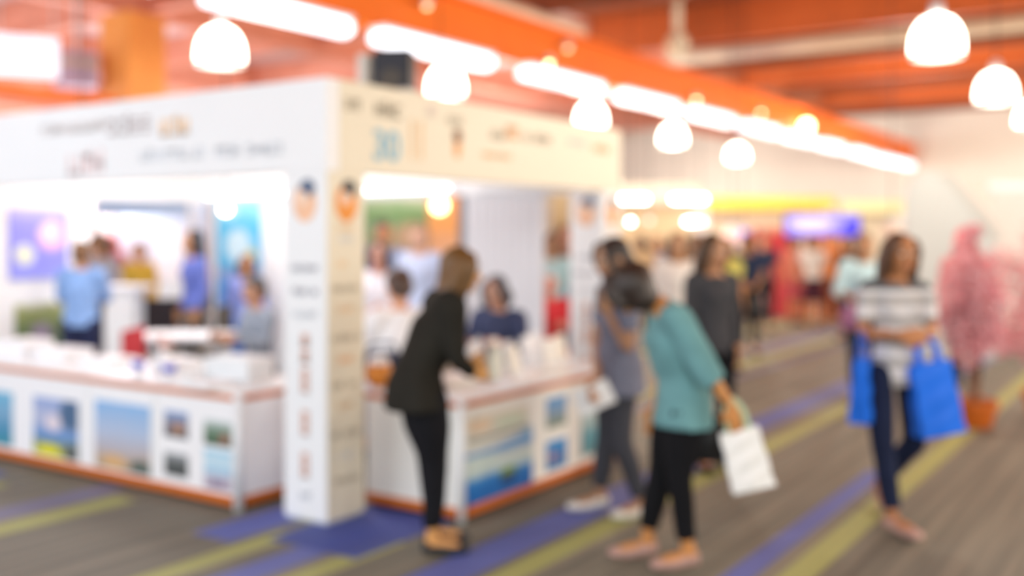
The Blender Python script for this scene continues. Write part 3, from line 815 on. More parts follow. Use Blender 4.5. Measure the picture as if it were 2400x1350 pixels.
            if len(P) > 4: c.ell(E_, (r[3] * .99,) * 3, nu=10, nv=8)
        c.build('top', top_mat or fabric(top), t, remesh=vox, disp=.012)
    # bottom
    kind, bc = bottom
    bm_ = bottom_mat or fabric(bc)
    c = MB()
    if kind == 'skirt':
        mid = (J['kneeL'] + J['kneeR']) / 2
        c.tube([J['waist'].lerp(J['pelvis'], .5), J['pelvis'], J['pelvis'].lerp(mid, .5), mid], [(.09 * g, .13 * g), (.105 * g, .155 * g), (.12 * g, .17 * g), (.13 * g, .18 * g)], side=hL, n=22)
        c.build('skirt', bm_, t, remesh=vox, disp=.01)
    else:
        c.tube([J['waist'].lerp(J['pelvis'], .4), J['pelvis'], J['pelvis'] - V((0, 0, .07))], [(.088 * g, .128 * g), (.1 * g, .148 * g), (.085 * g, .13 * g)], side=hL, n=22)
        for a in 'LR':
            sgn = 1 if a == 'L' else -1
            Hp, K, A = J['hip' + a], J['knee' + a], J['ank' + a]
            q = 1 - trouser_end if trouser_end else 1
            c.tube([J['pelvis'] + hL * sgn * .05, Hp - V((0, 0, .03)), Hp.lerp(K, .4), K, K.lerp(A, .35), K.lerp(A, .96 - trouser_end)], [.085 * g, .093 * g, .082 * g, .064, .060, .048], n=16)
        c.build('trousers', bm_, t, remesh=vox, disp=.008)
    for a in 'LR':
        A, T = J['ank' + a], J['toe' + a]
        s_ = MB(); dv_ = (T - A); dv_.z = 0; dv_ = dv_.normalized() if dv_.length > .01 else V((1, 0, 0))
        sv_ = dv_.cross(V((0, 0, 1)))
        base = V((A.x, A.y, A.z - .045)); 
        s_.tube([base - dv_ * .055 + V((0, 0, 0)), base, base.lerp(T, .5) + V((0, 0, -.008)), T + V((0, 0, -.002)) , T + dv_ * .03 + V((0, 0, -.006))],
                [(.03, .030), (.040, .036), (.036, .042), (.026, .040), (.012, .022)], side=sv_, n=14)
        s_.build('shoe', fabric(shoe, 'leather') if vox > .009 else mat('shoe_' + shoe.strip('#'), shoe, .5, var=.15, scale=40), t, remesh=.009)
    t['joints'] = 0; del t['joints']
    return t, J


def world(t, p):
    return Matrix.LocRotScale(t.location, t.rotation_euler, t.scale) @ V(p)


rad = math.radians
TOCAM = rad(213.7)

# A: woman in black at the counter corner
pA, JA = person('person in black jacket and leggings with long brown hair, bending over the counter corner', D(1028, 5.2), rad(-36),
    dict(pelvis=(-.12, 0, .83), waist=(-.09, 0, .96), chest=(-.0, 0, 1.12), upper=(.03, 0, 1.24), neck=(.07, 0, 1.32), head=(.12, 0, 1.415),
         hipL=(-.09, .08, .80), hipR=(-.09, -.08, .80), kneeL=(-.03, .075, .46), kneeR=(-.04, -.075, .46), ankL=(-.0, .07, .09), ankR=(-.05, -.07, .09), toeL=(.16, .09, .03), toeR=(.10, -.11, .03),
         shL=(.03, .15, 1.25), shR=(.02, -.15, 1.25), elL=(.08, .2, 1.0), elR=(.04, -.20, .99), wrL=(.20, .13, .93), wrR=(.13, -.15, .91)),
    hdir=(1, 0, -.12), skin_c='#d49a5c', hair_c='#6b4a22', hair='long', top='#26241f', hem=.735, bottom=('trousers', '#15151a'), shoe='#22262e',
    vox=.008, jacket_flare=.03, girth=1.24, fdL=(1, -.2, -.1), fdR=(1, .1, -.15))
# B: woman in teal
pB, JB = person('person in loose teal top and black leggings stooping to the left', D(1562, 4.98), rad(122),
    dict(pelvis=(-.08, 0, .80), waist=(-.06, 0, .93), chest=(-.02, 0, 1.08), upper=(-.0, 0, 1.20), neck=(.06, 0, 1.275), head=(.185, -.01, 1.335),
         hipL=(-.08, .085, .77), hipR=(-.06, -.085, .77), kneeL=(-.05, .09, .44), kneeR=(.02, -.08, .42), ankL=(-.09, .09, .10), ankR=(.09, -.07, .10), toeL=(.06, .10, .03), toeR=(.25, -.08, .03),
         shL=(-.03, .155, 1.205), shR=(.0, -.155, 1.205), elL=(-.16, .22, .97), elR=(-.02, -.2, .96), wrL=(-.27, .23, .81), wrR=(.03, -.18, .74)),
    hdir=(.85, -.55, -.6), hup=(.3, 0, 1), skin_c='#c98a50', hair_c='#2e211a', hair='full', top='#6c9a9e', sleeves='mid', hem=.68, bottom=('trousers', '#111115'), shoe='#bb958a',
    vox=.008, girth=1.14, jacket_flare=.03, trouser_end=.12, fdL=(-.25, 0, -1))
# C: woman in grey, phone at face
pC, JC = person('person in grey top, dark grey trousers and white sneakers, one hand raised, behind teal top', D(1450, 5.85), rad(140),
    dict(head=(.04, 0, 1.46), neck=(.01, 0, 1.34), upper=(-.01, 0, 1.26), chest=(0, 0, 1.13), shL=(-.01, .15, 1.27), shR=(0, -.15, 1.27), elL=(.02, .19, .98), wrL=(.10, .10, 1.15), elR=(.06, -.2, 1.0), wrR=(.17, .10, .80),
         kneeL=(.03, .1, .45), kneeR=(.03, -.1, .45), ankL=(-.10, .10, .10), ankR=(.07, -.12, .10), toeL=(.06, .11, .035), toeR=(.24, -.13, .035)),
    hdir=(1, .1, -.3), skin_c='#b88a6a', hair_c='#2b2220', hair='bob', top='#7b7f93', sleeves='short', hem=.70, bottom=('trousers', '#45464e'), shoe='#e4e0da', vox=.008, girth=1.02, jacket_flare=.042,
    fdL=(.2, .1, 1), fdR=(.3, .3, -.8), trouser_end=.06)
# D: woman in black jacket behind
pD, JD = person('person in dark leather jacket with long brown hair, standing behind the teal top', D(1672, 7.0), rad(235),
    dict(elL=(-.02, .18, 1.06), elR=(-.02, -.18, 1.06), wrL=(.04, .16, .84), wrR=(.04, -.16, .84)), girth=.9, hdir=(1, .1, -.15), skin_c='#c8926c', hair_c='#4e3620', hair='long', top='#46464a', hem=.80, bottom=('trousers', '#18181c'), shoe='#232323', vox=.0095, scale=.99, trouser_end=.02)


def striped():
    m, nt, b = new_mat('striped_knit'); h = NT(nt)
    tc = h.n('ShaderNodeTexCoord'); sp = h.n('ShaderNodeSeparateXYZ'); nt.links.new(tc.outputs['Object'], sp.inputs[0])
    z = sp.outputs[2]
    w = h.m('SINE', h.m('MULTIPLY', z, 2 * math.pi / .115))
    f = h.n('ShaderNodeMapRange'); nt.links.new(w, f.inputs[0]); f.inputs[1].default_value = -.3; f.inputs[2].default_value = .1
    nz = h.n('ShaderNodeTexNoise'); nz.inputs['Scale'].default_value = 60; nt.links.new(tc.outputs['Object'], nz.inputs['Vector'])
    grey = h.mix(nz.outputs['Fac'], lin('#9c9999'), lin('#b8b5b5'))
    col = h.mix(f.outputs[0], grey, lin('#dedbde'))
    up = h.n('ShaderNodeMapRange'); nt.links.new(z, up.inputs[0]); up.inputs[1].default_value = 1.29; up.inputs[2].default_value = 1.30
    col = h.mix(up.outputs[0], col, lin('#55585c'))
    nt.links.new(col, b.inputs['Base Color']); b.inputs['Roughness'].default_value = .85
    return m


pF, JF = person('person in grey and white striped top and navy jeans walking forward with blue bags', D(2098, 5.75), TOCAM + rad(4),
    dict(head=(.04, .02, 1.49), neck=(.0, .01, 1.36), pelvis=(0, -.01, .86), hipL=(.0, .075, .84), hipR=(.02, -.095, .84),
         kneeR=(.11, -.12, .47), ankR=(.25, -.13, .10), toeR=(.41, -.07, .035), kneeL=(-.0, .11, .45), ankL=(-.24, .02, .14), toeL=(-.11, -.0, .035),
         shL=(0, .155, 1.29), shR=(0, -.155, 1.29), elL=(.03, .205, 1.05), elR=(.03, -.195, 1.05), wrL=(.20, .075, 1.07), wrR=(.20, -.06, 1.055)),
    hdir=(1, 0, -.1), skin_c='#b87c52', hair_c='#5a3c28', hair='long', top='#c8c5c4', top_mat=striped(), sleeves='short', hem=.755, bottom=('trousers', '#1b2440'), shoe='#c79f94', vox=.008, girth=.86, jacket_flare=.012,
    fdL=(.2, -1, -.1), fdR=(.2, 1, -.1), trouser_end=.03)
# G: light blue top behind her
pG, JG = person('person in pale blue top standing behind the left shoulder of the striped top', D(2026, 9.7), rad(195), dict(elR=(.06, -.23, 1.07), wrR=(.18, -.12, 1.0)), skin_c='#b58358',
    hair_c='#6b4a30', hair='short', top='#c2e4ee', sleeves='mid', hem=.8, bottom=('trousers', '#3b4150'), vox=.012, girth=1.05)
# H: white shirt in the gap
person('person in white shirt with brown hair, between the grey top and the leather jacket', D(1590, 9.6), rad(205), dict(), skin_c='#cfa07a', hair_c='#6e5236', hair='long', top='#f0ece6', hem=.8, bottom=('trousers', '#5a5a60'), vox=.012, girth=1.1)
# E: far person with black bag
pE, JE = person('person in navy top and tan skirt holding a black bag, far down the aisle', D(1752, 13.6), rad(215), dict(wrL=(.15, .1, .95), wrR=(.15, -.1, .95)), skin_c='#c08a5c', hair_c='#3b2a22',
    hair='bob', top='#2a3550', sleeves='short', hem=.86, bottom=('trousers', '#1d1b1e'), vox=.014, girth=1.05)
far = [(1905, 17.5, 200, '#e6e2dc', ('skirt', '#4a2634'), 'person in white top and dark plum skirt by the red booth', 'long', '#4a3a34'),
       (1862, 18.5, 240, '#d98a74', ('skirt', '#b4505a'), 'person in salmon top at the red booth, left of the white top', 'bob', '#4a3324'),
       (1950, 18.2, 190, '#e08a4c', ('trousers', '#7a3c2c'), 'person in orange top at the far booth, right of the white top', 'short', '#5a3c28'),
       (1990, 15.5, 170, '#4a3a34', ('trousers', '#3a2f2c'), 'person in dark brown clothes, half hidden by the pale blue top', 'bob', '#3a2a20'),
       (1790, 17.0, 210, '#34405c', ('trousers', '#2a2c34'), 'person in dark blue jacket in front of the red booth', 'short', '#2c2622'),
       (1500, 15.0, 20, '#c9b08c', ('trousers', '#55504c'), 'person in beige top far behind the grey top', 'bob', '#6e543c'),
       (1540, 16.5, 200, '#9fa3b4', ('trousers', '#4a4a55'), 'person in grey-lilac top far behind, left of the white shirt', 'long', '#54443a'),
       (1632, 14.5, 250, '#a98a74', ('trousers', '#4b443e'), 'person in brown top far behind, right of the white shirt', 'bob', '#5a4433'),
       (1700, 12.0, 225, '#c9c46a', ('trousers', '#3c3a3a'), 'person in yellow-green scarf top between the leather jacket and the navy top', 'long', '#4c3828')]
for px, d, hd, tc_, bt, lb, hr, hc in far:
    person(lb, D(px, d), rad(hd), dict(), top=tc_, bottom=bt, hair=hr, hair_c=hc, vox=.016, sleeves='short', scale=random.uniform(.97, 1.03))
# behind the blossom tree
pK, JK = person('person in pink headscarf and pink top with navy trousers, behind the blossom tree', D(2262, 9.8), TOCAM, dict(), skin_c='#cf8f78', scarf='#e8838c', top='#eaa0a6', hem=.7, bottom=('trousers', '#232a44'), shoe='#8a5a4a', vox=.012, scale=1.02)

# inside the booth, left opening
person('person in light blue shirt seen from behind, standing by the purple poster', D(190, 9.4), rad(40), dict(elL=(.1, .22, 1.07), wrL=(.28, .1, 1.02), elR=(.1, -.22, 1.07), wrR=(.28, -.1, 1.02)), hair_c='#7a5636', hair='short',
       top='#86a8dc', hem=.80, bottom=('trousers', '#2a3050'), vox=.011, girth=1.12, scale=.95)
person('person with dark hair and grey top, just right of the light blue shirt', D(236, 11.5), rad(200), dict(), hair_c='#2c2624', hair='bob', top='#a39fa6', hem=.8, bottom=('trousers', '#3a3a40'), vox=.013)
person('person in yellow top inside the booth, behind the white table', D(326, 12.5), rad(210), dict(), hair_c='#6a5138', hair='short', top='#dcb54a', hem=.8, bottom=('trousers', '#4a4038'), vox=.014, scale=.93)
person('person in red top farthest back through the left opening', D(262, 14.5), rad(200), dict(), hair_c='#c25a64', hair='bob', top='#c06a74', hem=.8, bottom=('trousers', '#55505c'), vox=.016)
person('person in violet-blue shirt with long black hair, left of the cyan poster', D(455, 10.2), rad(160), dict(), hair_c='#20222c', hair='long', top='#6472bc', hem=.84, bottom=('trousers', '#5f5c5a'), vox=.012, scale=1.02)
person('person with dark red hair and lilac top in front of the cyan poster', D(577, 10.4), rad(230), dict(), hair_c='#4a1d2a', hair='bob', top='#8f9ad8', hem=.7, bottom=('trousers', '#3468b8'), vox=.013, scale=.86)
SIT = dict(pelvis=(0, 0, .52), waist=(.01, 0, .66), chest=(.03, 0, .82), upper=(.03, 0, .94), neck=(.04, 0, 1.02), head=(.07, 0, 1.14), hipL=(.0, .09, .50), hipR=(.0, -.09, .50),
           kneeL=(.40, .11, .50), kneeR=(.40, -.11, .50), ankL=(.38, .11, .10), ankR=(.38, -.11, .10), toeL=(.53, .12, .03), toeR=(.53, -.12, .03),
           shL=(.02, .16, .955), shR=(.02, -.16, .955), elL=(.08, .23, .74), elR=(.08, -.23, .74), wrL=(.30, .14, .78), wrR=(.30, -.14, .78))
pJ, JJ = person('person in grey top with short dark hair seated behind the left counter', D(612, 8.4), rad(165), SIT, hdir=(1, .1, -.25), hair_c='#2a2a2e', hair='short', skin_c='#c08f74', top='#8f97a4', hem=.5, bottom=('trousers', '#3c4048'), vox=.011)
# right opening
person('person in white blouse with dark hair, smiling at the right opening beside the column', D(888, 8.6), TOCAM + rad(-5), dict(elL=(.1, .24, 1.08), wrL=(.24, .1, 1.05), elR=(.1, -.24, 1.08), wrR=(.24, -.1, 1.0)), skin_c='#dba28e', hair_c='#3a2824',
       hair='bob', top='#e9e5ec', hem=.95, bottom=('skirt', '#6a3a86'), vox=.011, scale=.95, girth=1.1)
person('person in grey-blue shirt with tan face, taller, behind the white blouse', D(898, 10.6), TOCAM + rad(10), dict(), skin_c='#c8895e', hair_c='#332a2a', hair='short', top='#7f8eb0', hem=.84, bottom=('trousers', '#3a3244'), vox=.013, scale=1.08)
person('person in pale blue patterned shirt, under the orange lamp', D(984, 9.8), TOCAM + rad(-20), dict(), skin_c='#e0b49c', hair_c='#a07a5c', hair='short', top='#c3cfec', hem=.84, bottom=('trousers', '#2f4668'), vox=.012, scale=1.05, girth=1.12)
pN, JN = person('person in bright white shirt seated with head bowed, left of the black jacket', D(942, 6.95), rad(60), SIT, hdir=(1, 0, -.7), hair_c='#4a3428', hair='short', skin_c='#d8a183', top='#f4f4fa', hem=.48, bottom=('trousers', '#c8c9d8'), vox=.011, girth=1.2, scale=1.08)
pO, JO = person('person in navy suit with black hair seated behind the right counter', D(1172, 7.9), rad(190), SIT, hdir=(1, -.1, -.3), hair_c='#33323c', hair='bob', skin_c='#c09078', top='#3c4360', hem=.5, bottom=('trousers', '#2c3450'), vox=.011, scale=1.02)
person('person in pale teal top seen through the narrow gap beside the far column', D(1293, 11.0), TOCAM, dict(), skin_c='#b98c6c', hair_c='#4a4038', hair='bob', top='#a8cdd6', hem=.9, bottom=('trousers', '#5c5a60'), vox=.014)
person('person in red top bending low in the narrow gap beside the far column', D(1286, 9.6), TOCAM, dict(SIT), skin_c='#cf8a78', hair_c='#b9cad4', hair='short', top='#cf3c44', hem=.5, bottom=('trousers', '#b02a34'), vox=.013)
person('person in brown and blue clothes in the narrow gap, right of the red top', D(1326, 11.8), TOCAM, dict(), skin_c='#c48a70', hair_c='#5a4034', hair='long', top='#8a6a5c', hem=.95, bottom=('trousers', '#4a5a96'), vox=.014, scale=1.05)

# ------------------------------------------------------------------ seats for the sitting people
def stool(lb, t, hgt, colr='#d9dbe2'):
    k = t.scale[0]
    s_ = thing('stool', lb, 'stool', (t.location.x, t.location.y, 0), t.rotation_euler.z)
    MB().lathe([(.17, hgt - .04), (.19, hgt - .02), (.185, hgt)], 28).build('seat', fabric(colr, 'vinyl'), s_, smooth=True)
    MB().lathe([(.025, .02), (.025, hgt - .04)], 14).build('post', ALU, s_, smooth=True)
    MB().lathe([(.20, 0), (.19, .02), (.03, .04)], 28).build('foot', ALU, s_, smooth=True)


stool('round white stool under the seated grey top', pJ, .42)
stool('round white stool under the bright white shirt', pN, .45)
stool('round dark stool under the navy suit', pO, .43, '#3a3c48')

# ------------------------------------------------------------------ bags and things in hands


def shopping_bag(lb, loc, rz, w, hgt, dep, m, tilt=(0, 0), band=None, cat='bag'):
    t = thing('shopping_bag', lb, cat, loc, rz)
    t.rotation_euler = (tilt[0], tilt[1], rz)
    b = MB(); vs = []; n = 8
    rows = 7
    for k in range(rows):
        z = hgt * k / (rows - 1); f = 1 - .1 * (k / (rows - 1)); dd = dep * (1 - .55 * (k / (rows - 1)))
        ring = [(-w / 2 * f, -dd / 2), (0, -dd / 2 * 1.25), (w / 2 * f, -dd / 2), (w / 2 * f * .96, 0), (w / 2 * f, dd / 2), (0, dd / 2 * 1.25), (-w / 2 * f, dd / 2), (-w / 2 * f * .96, 0)]
        vs += [(x + .004 * math.sin(k * 2.1 + i), y + .005 * math.sin(k * 3 + i * 2), z) for i, (x, y) in enumerate(ring)]
    fs = [(k * n + i, k * n + (i + 1) % n, (k + 1) * n + (i + 1) % n, (k + 1) * n + i) for k in range(rows - 1) for i in range(n)]
    fs += [tuple(range(n))[::-1], tuple(range((rows - 1) * n, rows * n))]
    b.add(vs, fs); b.build('bag_body', m, t, bevel=.004)
    for s_ in (-1, 1):
        y = s_ * dep * .2
        MB().tube([(-w * .22, y, hgt - .05), (-w * .2, y * .8, hgt + .08), (0, y * .3, hgt + .15), (w * .2, y * .8, hgt + .08), (w * .22, y, hgt - .05)], [(.004, .013)] * 5, side=(1, 0, 0), n=8).build('handle', m if not band else band, t, smooth=True)
    return t


BLUE = mat('blue_nonwoven', '#0d6ff0', .6, var=.05, scale=8, bump=.2)
# striped person: bags hang from the forearms
w1 = world(pF, (.10, .17, 1.0)); w2 = world(pF, (.09, -.20, 1.0))
shopping_bag('large bright blue carrier bag hanging at the right of the striped top', (w1.x + .015, w1.y - .03, .50), rad(-56) + rad(8), .26, .40, .12, BLUE, (rad(0), rad(-9)))
shopping_bag('narrow bright blue carrier bag hanging at the left of the striped top', (w2.x, w2.y + .03, .56), rad(-56) + rad(58), .22, .36, .10, BLUE, (0, rad(4)))
wl = world(pB, JB['wrL'] + V((-.02, .0, -.09)))
WB = mat('white_bag', '#f1f0ee', .5, var=.03)
shopping_bag('white carrier bag with a pale green edge hanging from the hand of the teal top', (wl.x + .07, wl.y - .06, .42), rad(-60), .20, .28, .09, WB, (0, rad(-14)), band=mat('green_band', '#bcd6b4', .6))
hb = world(pB, (-.22, -.03, .0))
t = thing('handbag', 'black handbag behind the hip of the teal top', 'bag', (hb.x, hb.y, .50), rad(-60))
MB().tube([(0, 0, 0), (0, 0, .1), (0, 0, .22)], [(.055, .13), (.06, .13), (.03, .10)], side=(1, 0, 0), n=20).build('bag_body', mat('black_leather', '#111114', .4), t, smooth=True)
MB().tube([(-.09, 0, .2), (-.07, 0, .35), (0, 0, .46), (.07, 0, .35), (.09, 0, .2)], [.008] * 5, n=8).build('strap', mat('black_leather', '#111114', .4), t, smooth=True)
wr = world(pC, JC['wrR'] + V((.03, .02, -.10)))
PAPER = mat('paper', '#f3f3f6', .6, var=.01)
t = thing('leaflet', 'folded white leaflet held low by the grey top', 'leaflet', (wr.x, wr.y, wr.z), rad(-56))
MB().obox((0, 0, 0), (.10, 0, .04), (0, .004, 0), (-.03, 0, .065)).obox((.004, -.012, -.004), (.095, 0, .045), (0, .002, 0), (-.03, 0, .06)).build('sheet', PAPER, t)
wl2 = world(pC, JC['wrL'] + V((.05, -.02, .09)))
t = thing('mobile_phone', 'dark mobile phone held up by the grey top', 'phone', tuple(wl2), rad(140))
BX(-.004, .004, -.036, .036, -.07, .07).build('phone_body', BLACK, t, bevel=.003)
wa = world(pA, JA['wrR'] + V((.12, .02, .0)))
t = thing('paper_bag', 'small crumpled cream paper pouch in the hands of the black jacket', 'pouch', (wa.x, wa.y, wa.z - .01), rad(-36))
MB().tube([(0, 0, -.03), (.0, 0, .06), (.01, 0, .14)], [(.03, .05), (.045, .06), (.02, .055)], side=(0, 1, 0), n=16).build('pouch_body', mat('cream_paper', '#ece6d6', .7, bump=.4), t, smooth=True)
# pink bag of the pale blue top, black bag of the far one
wg = world(pG, (.16, -.08, .68))
t = thing('handbag', 'plum pink handbag held by the pale blue top', 'bag', (wg.x, wg.y, .72), rad(-50))
MB().tube([(0, 0, 0), (0, 0, .12), (0, 0, .22)], [(.06, .14), (.07, .15), (.03, .11)], side=(1, 0, 0), n=20).build('bag_body', mat('plum_leather', '#a06a92', .5), t, smooth=True)
MB().tube([(-.08, 0, .2), (-.05, 0, .32), (.05, 0, .32), (.08, 0, .2)], [.008] * 4, n=8).build('strap', mat('plum_leather', '#a06a92', .5), t, smooth=True)
we = world(pE, (.22, 0, .45))
t = thing('handbag', 'black handbag held by the far navy top', 'bag', (we.x, we.y, .50), rad(-50))
MB().tube([(0, 0, 0), (0, 0, .16), (0, 0, .30)], [(.07, .18), (.08, .18), (.03, .12)], side=(1, 0, 0), n=20).build('bag_body', mat('black_leather', '#111114', .4), t, smooth=True)
MB().tube([(-.08, 0, .28), (-.05, 0, .42), (.05, 0, .42), (.08, 0, .28)], [.01] * 4, n=8).build('strap', mat('black_leather', '#111114', .4), t, smooth=True)

# ------------------------------------------------------------------ things on the counters
CTOP = .69


def leaflet_stand(m, colr):
    t = thing('leaflet_stand', '', 'leaflet stand', (0, 0, 0), 0, 'leaflet stands on the right counter')
    b = MB(); b.box(-.06, .06, -.045, .045, 0, .006); b.obox((0, .02, .09), (.06, 0, 0), (0, .003, 0), (0, .02, .09)); b.box(-.06, .06, -.045, -.040, 0, .05)
    b.build('holder', mat('acrylic', '#eceff2', .15), t)
    MB().obox((0, .004, .105), (.05, 0, 0), (0, .008, 0), (0, .02, .098)).build('leaflets', m, t)
    return t


stands = [(1.02, -.30), (1.25, -.12), (1.30, -.38), (1.52, -.20), (1.62, -.02), (1.80, -.34), (1.88, -.12), (2.08, -.26), (2.14, -.02), (1.42, .0)]
desc = ['nearest to the person in black', 'second, behind the nearest', 'front row, second from left', 'third, mid counter', 'back row, mid counter', 'front row, third from left', 'back row, right of middle', 'near the right end, front',
        'farthest right, at the back corner', 'back row, left']
tints = ['#f6f3ec', '#eef0f4', '#f4efe2', '#e9ebf0', '#f2ece4']
for i, (x, y) in enumerate(stands):
    t = leaflet_stand(mat('leaflet_%d' % (i % 5), tints[i % 5], .6, var=.04, scale=30), None)
    t.location = (x, y, CTOP); t.rotation_euler.z = rad(-20 + 9 * (i % 5)); t['label'] = 'white upright leaflet stand on the right counter, ' + desc[i]
for i, (x, y, h_, c_, lb) in enumerate(((.78, -.30, .05, '#f5f2ea', 'low stack of cream papers on the right counter by the hands'), (1.1, -.48, .02, '#f2f2f5', 'thin white paper sheaf at the front edge of the right counter'),
                                       (1.65, -.45, .025, '#f4f1e8', 'thin cream brochure pile at the front edge of the right counter'), (2.0, -.46, .02, '#eeeef2', 'small brochure pile near the right end of the right counter'))):
    b = MB(); n = max(3, int(h_ / .006))
    for k in range(n): b.obox((random.uniform(-.004, .004), random.uniform(-.004, .004), h_ * (k + .5) / n), (.1, .01, 0), (-.007, .07, 0), (0, 0, h_ / n * .45))
    o = b.build('paper_stack', mat('paper_' + c_.strip('#'), c_, .6), None, (x, y, CTOP)); o.rotation_euler.z = rad(15 * i - 20); tag(o, lb, 'papers', 'paper stacks on the right counter')
# navy satchel and an orange-topped jar near the column
t = thing('satchel', 'navy satchel on the right counter between column and black jacket', 'bag', (.80, on_x(895, 800, .80)[0], CTOP), rad(-20))
MB().tube([(0, 0, .0), (0, 0, .08), (0, 0, .17)], [(.05, .13), (.06, .14), (.035, .12)], side=(1, 0, 0), n=18).build('bag_body', fabric('#343c58'), t, smooth=True)
MB().tube([(-.11, 0, .15), (-.08, 0, .22), (.08, 0, .22), (.11, 0, .15)], [.008] * 4, n=8).build('strap', fabric('#343c58'), t, smooth=True)
t = thing('lidded_jar', 'round orange jar with a white lid, next to the navy satchel', 'jar', (.56, on_x(888, 800, .56)[0], CTOP + .0), 0)
MB().lathe([(.04, 0), (.075, .03), (.085, .08), (.07, .125), (.06, .135)], 28).build('jar_body', mat('jar_orange', '#d98a36', .4), t, smooth=True)
MB().lathe([(.062, .135), (.066, .15), (.05, .175), (.015, .185)], 28).build('lid', WHITE, t, smooth=True)
t = thing('dark_case', 'dark camera case lying beside the orange jar at the counter end', 'case', (.53, on_x(905, 800, .53)[0] - .24, CTOP), rad(10))
BX(-.07, .07, -.10, .08, 0, .09).build('case_body', mat('case_grey', '#4a4c5e', .6), t, bevel=.012)
BX(-.03, .03, -.06, .06, .088, .098).build('case_flap', BLACK, t, bevel=.004)

# left counter
def cup(c1, c2):
    t = thing('paper_cup', '', 'cup', (0, 0, 0), 0, 'blue and white cups on the left counter')
    MB().lathe([(.032, 0), (.036, .04), (.042, .10)], 24).build('cup_body', c1, t, smooth=True)
    MB().lathe([(.0375, .045), (.042, .075), (.043, .092)], 24).build('blue_band', c2, t, smooth=True)
    return t


CB = mat('cup_blue', '#4a52cf', .5)
for px, py, lb in ((324, 895, 'blue and white cup on the left counter, the left one'), (397, 905, 'blue and white cup on the left counter, the right one')):
    x, y = .07, on_x(px, py, .07)[0]; t = cup(WHITE, CB); t.location = (x, y, CTOP); t['label'] = lb
def cbox(name, lb, cat, px, X, w, d_, h_, m, rz=0):
    y = on_x(px, 800, X)[0]
    t = thing(name, lb, cat, (X, y, CTOP), rz)
    BX(-d_ / 2, d_ / 2, -w / 2, w / 2, 0, h_).build('box_body', m, t, bevel=.006)
    BX(-d_ / 2 - .003, d_ / 2 + .003, -w / 2 - .003, w / 2 + .003, h_ * .86, h_ * .9 + .002).build('lid_edge', WHITE, t)
    return t
cbox('storage_box', 'clear grey box at the column end of the left counter', 'box', 560, .25, .34, .26, .15, mat('pale_grey_box', '#dfe3e6', .3), rad(10))
cbox('storage_box', 'low white box behind the blue cups on the left counter', 'box', 415, .30, .28, .22, .09, mat('white_box', '#eef0f2', .4), rad(-8))
t = thing('bowl', 'white bowl just right of the blue cups on the left counter', 'bowl', (.02, on_x(446, 880, .02)[0], CTOP))
MB().lathe([(.04, 0), (.06, .02), (.085, .055), (.08, .055), (.05, .02)], 28).build('bowl_body', WHITE, t, smooth=True)
for i, (px, X, h_, lb) in enumerate(((60, .22, .13, 'tall bright white paper pile at the left edge of the left counter'), (150, .25, .09, 'bright white paper pile on the left counter below the green poster'),
                                     (255, .28, .05, 'low paper pile on the left counter, left of the blue cups'), (498, -.0, .03, 'thin paper pile at the counter edge near the corner post'))):
    b = MB(); n = 9
    for k in range(n): b.obox((random.uniform(-.006, .006), random.uniform(-.006, .006), h_ * (k + .5) / n), (.13, .01, 0), (-.01, .16 if px < 300 else .1, 0), (0, 0, h_ / n * .46))
    o = b.build('paper_stack', PAPER, None, (X, on_x(px, 800, X)[0], CTOP)); tag(o, lb, 'papers', 'paper piles on the left counter')
t = thing('flower_vase', 'small white vase with pale pink flowers on the left counter', 'vase', (.35, on_x(385, 800, .35)[0], CTOP))
MB().lathe([(.03, 0), (.045, .04), (.035, .09), (.022, .12), (.028, .13)], 24).build('vase_body', WHITE, t, smooth=True)
for k in range(9):
    q = (random.uniform(-.05, .05), random.uniform(-.05, .05), .18 + random.uniform(-.02, .05)); b = MB(); b.tube([(0, 0, .1), q], [.003, .003], n=6)
    for w in range(5): b.ell((q[0] + .014 * math.cos(w * 1.257), q[1] + .014 * math.sin(w * 1.257), q[2]), (.013, .013, .008), nu=8, nv=6)
    b.build('flower', mat('pale_pink_petal', '#e7bfb6', .6), t, smooth=True)

# ------------------------------------------------------------------ furniture inside the booth
def table(lb, loc, rz, w, d_, h_, m):
    t = thing('table', lb, 'table', (loc[0], loc[1], 0), rz)
    BX(-w / 2, w / 2, -d_ / 2, d_ / 2, h_ - .03, h_).build('tabletop', m, t, bevel=.004)
    for sx_ in (-1, 1):
        for sy_ in (-1, 1):
            BX(sx_ * (w / 2 - .05) - .02, sx_ * (w / 2 - .05) + .02, sy_ * (d_ / 2 - .05) - .02, sy_ * (d_ / 2 - .05) + .02, 0, h_ - .03).build('leg', ALU, t)
    return t


table('bright white table inside the booth, left of the seated grey top', D(470, 8.9), rad(-56), 1.1, .6, .74, WHITE)
table('grey table farther inside the booth under the round screens', D(395, 11.4), rad(-56), .9, .6, .72, GREYP)
t = thing('display_pedestal', 'tall white square pedestal inside the booth right of the light blue shirt', 'pedestal', (*D(292, 10.3), 0), rad(-56))
BX(-.15, .15, -.15, .15, .0, 1.05).build('pedestal_body', WHITE, t, bevel=.006)
BX(-.24, .24, -.18, .18, 1.05, 1.09).build('pedestal_top', WHITE, t, bevel=.006)
t = thing('monitor', 'white rounded monitor back on the grey table', 'monitor', (*D(420, 11.2), .72), rad(-56))
MB().lathe([(.12, 0), (.11, .012), (.03, .02)], 24).build('stand', WHITE, t, smooth=True)
BX(-.02, .02, -.01, .02, .01, .12).build('neck', WHITE, t)
MB().prism([(.22 * (abs(math.cos(a)) ** .6) * (1 if math.cos(a) > 0 else -1), .24 + .14 * (abs(math.sin(a)) ** .6) * (1 if math.sin(a) > 0 else -1)) for a in [2 * math.pi * k / 32 for k in range(32)]], Matrix.Translation((0, -.04, 0)), .04).build('case', WHITE, t)


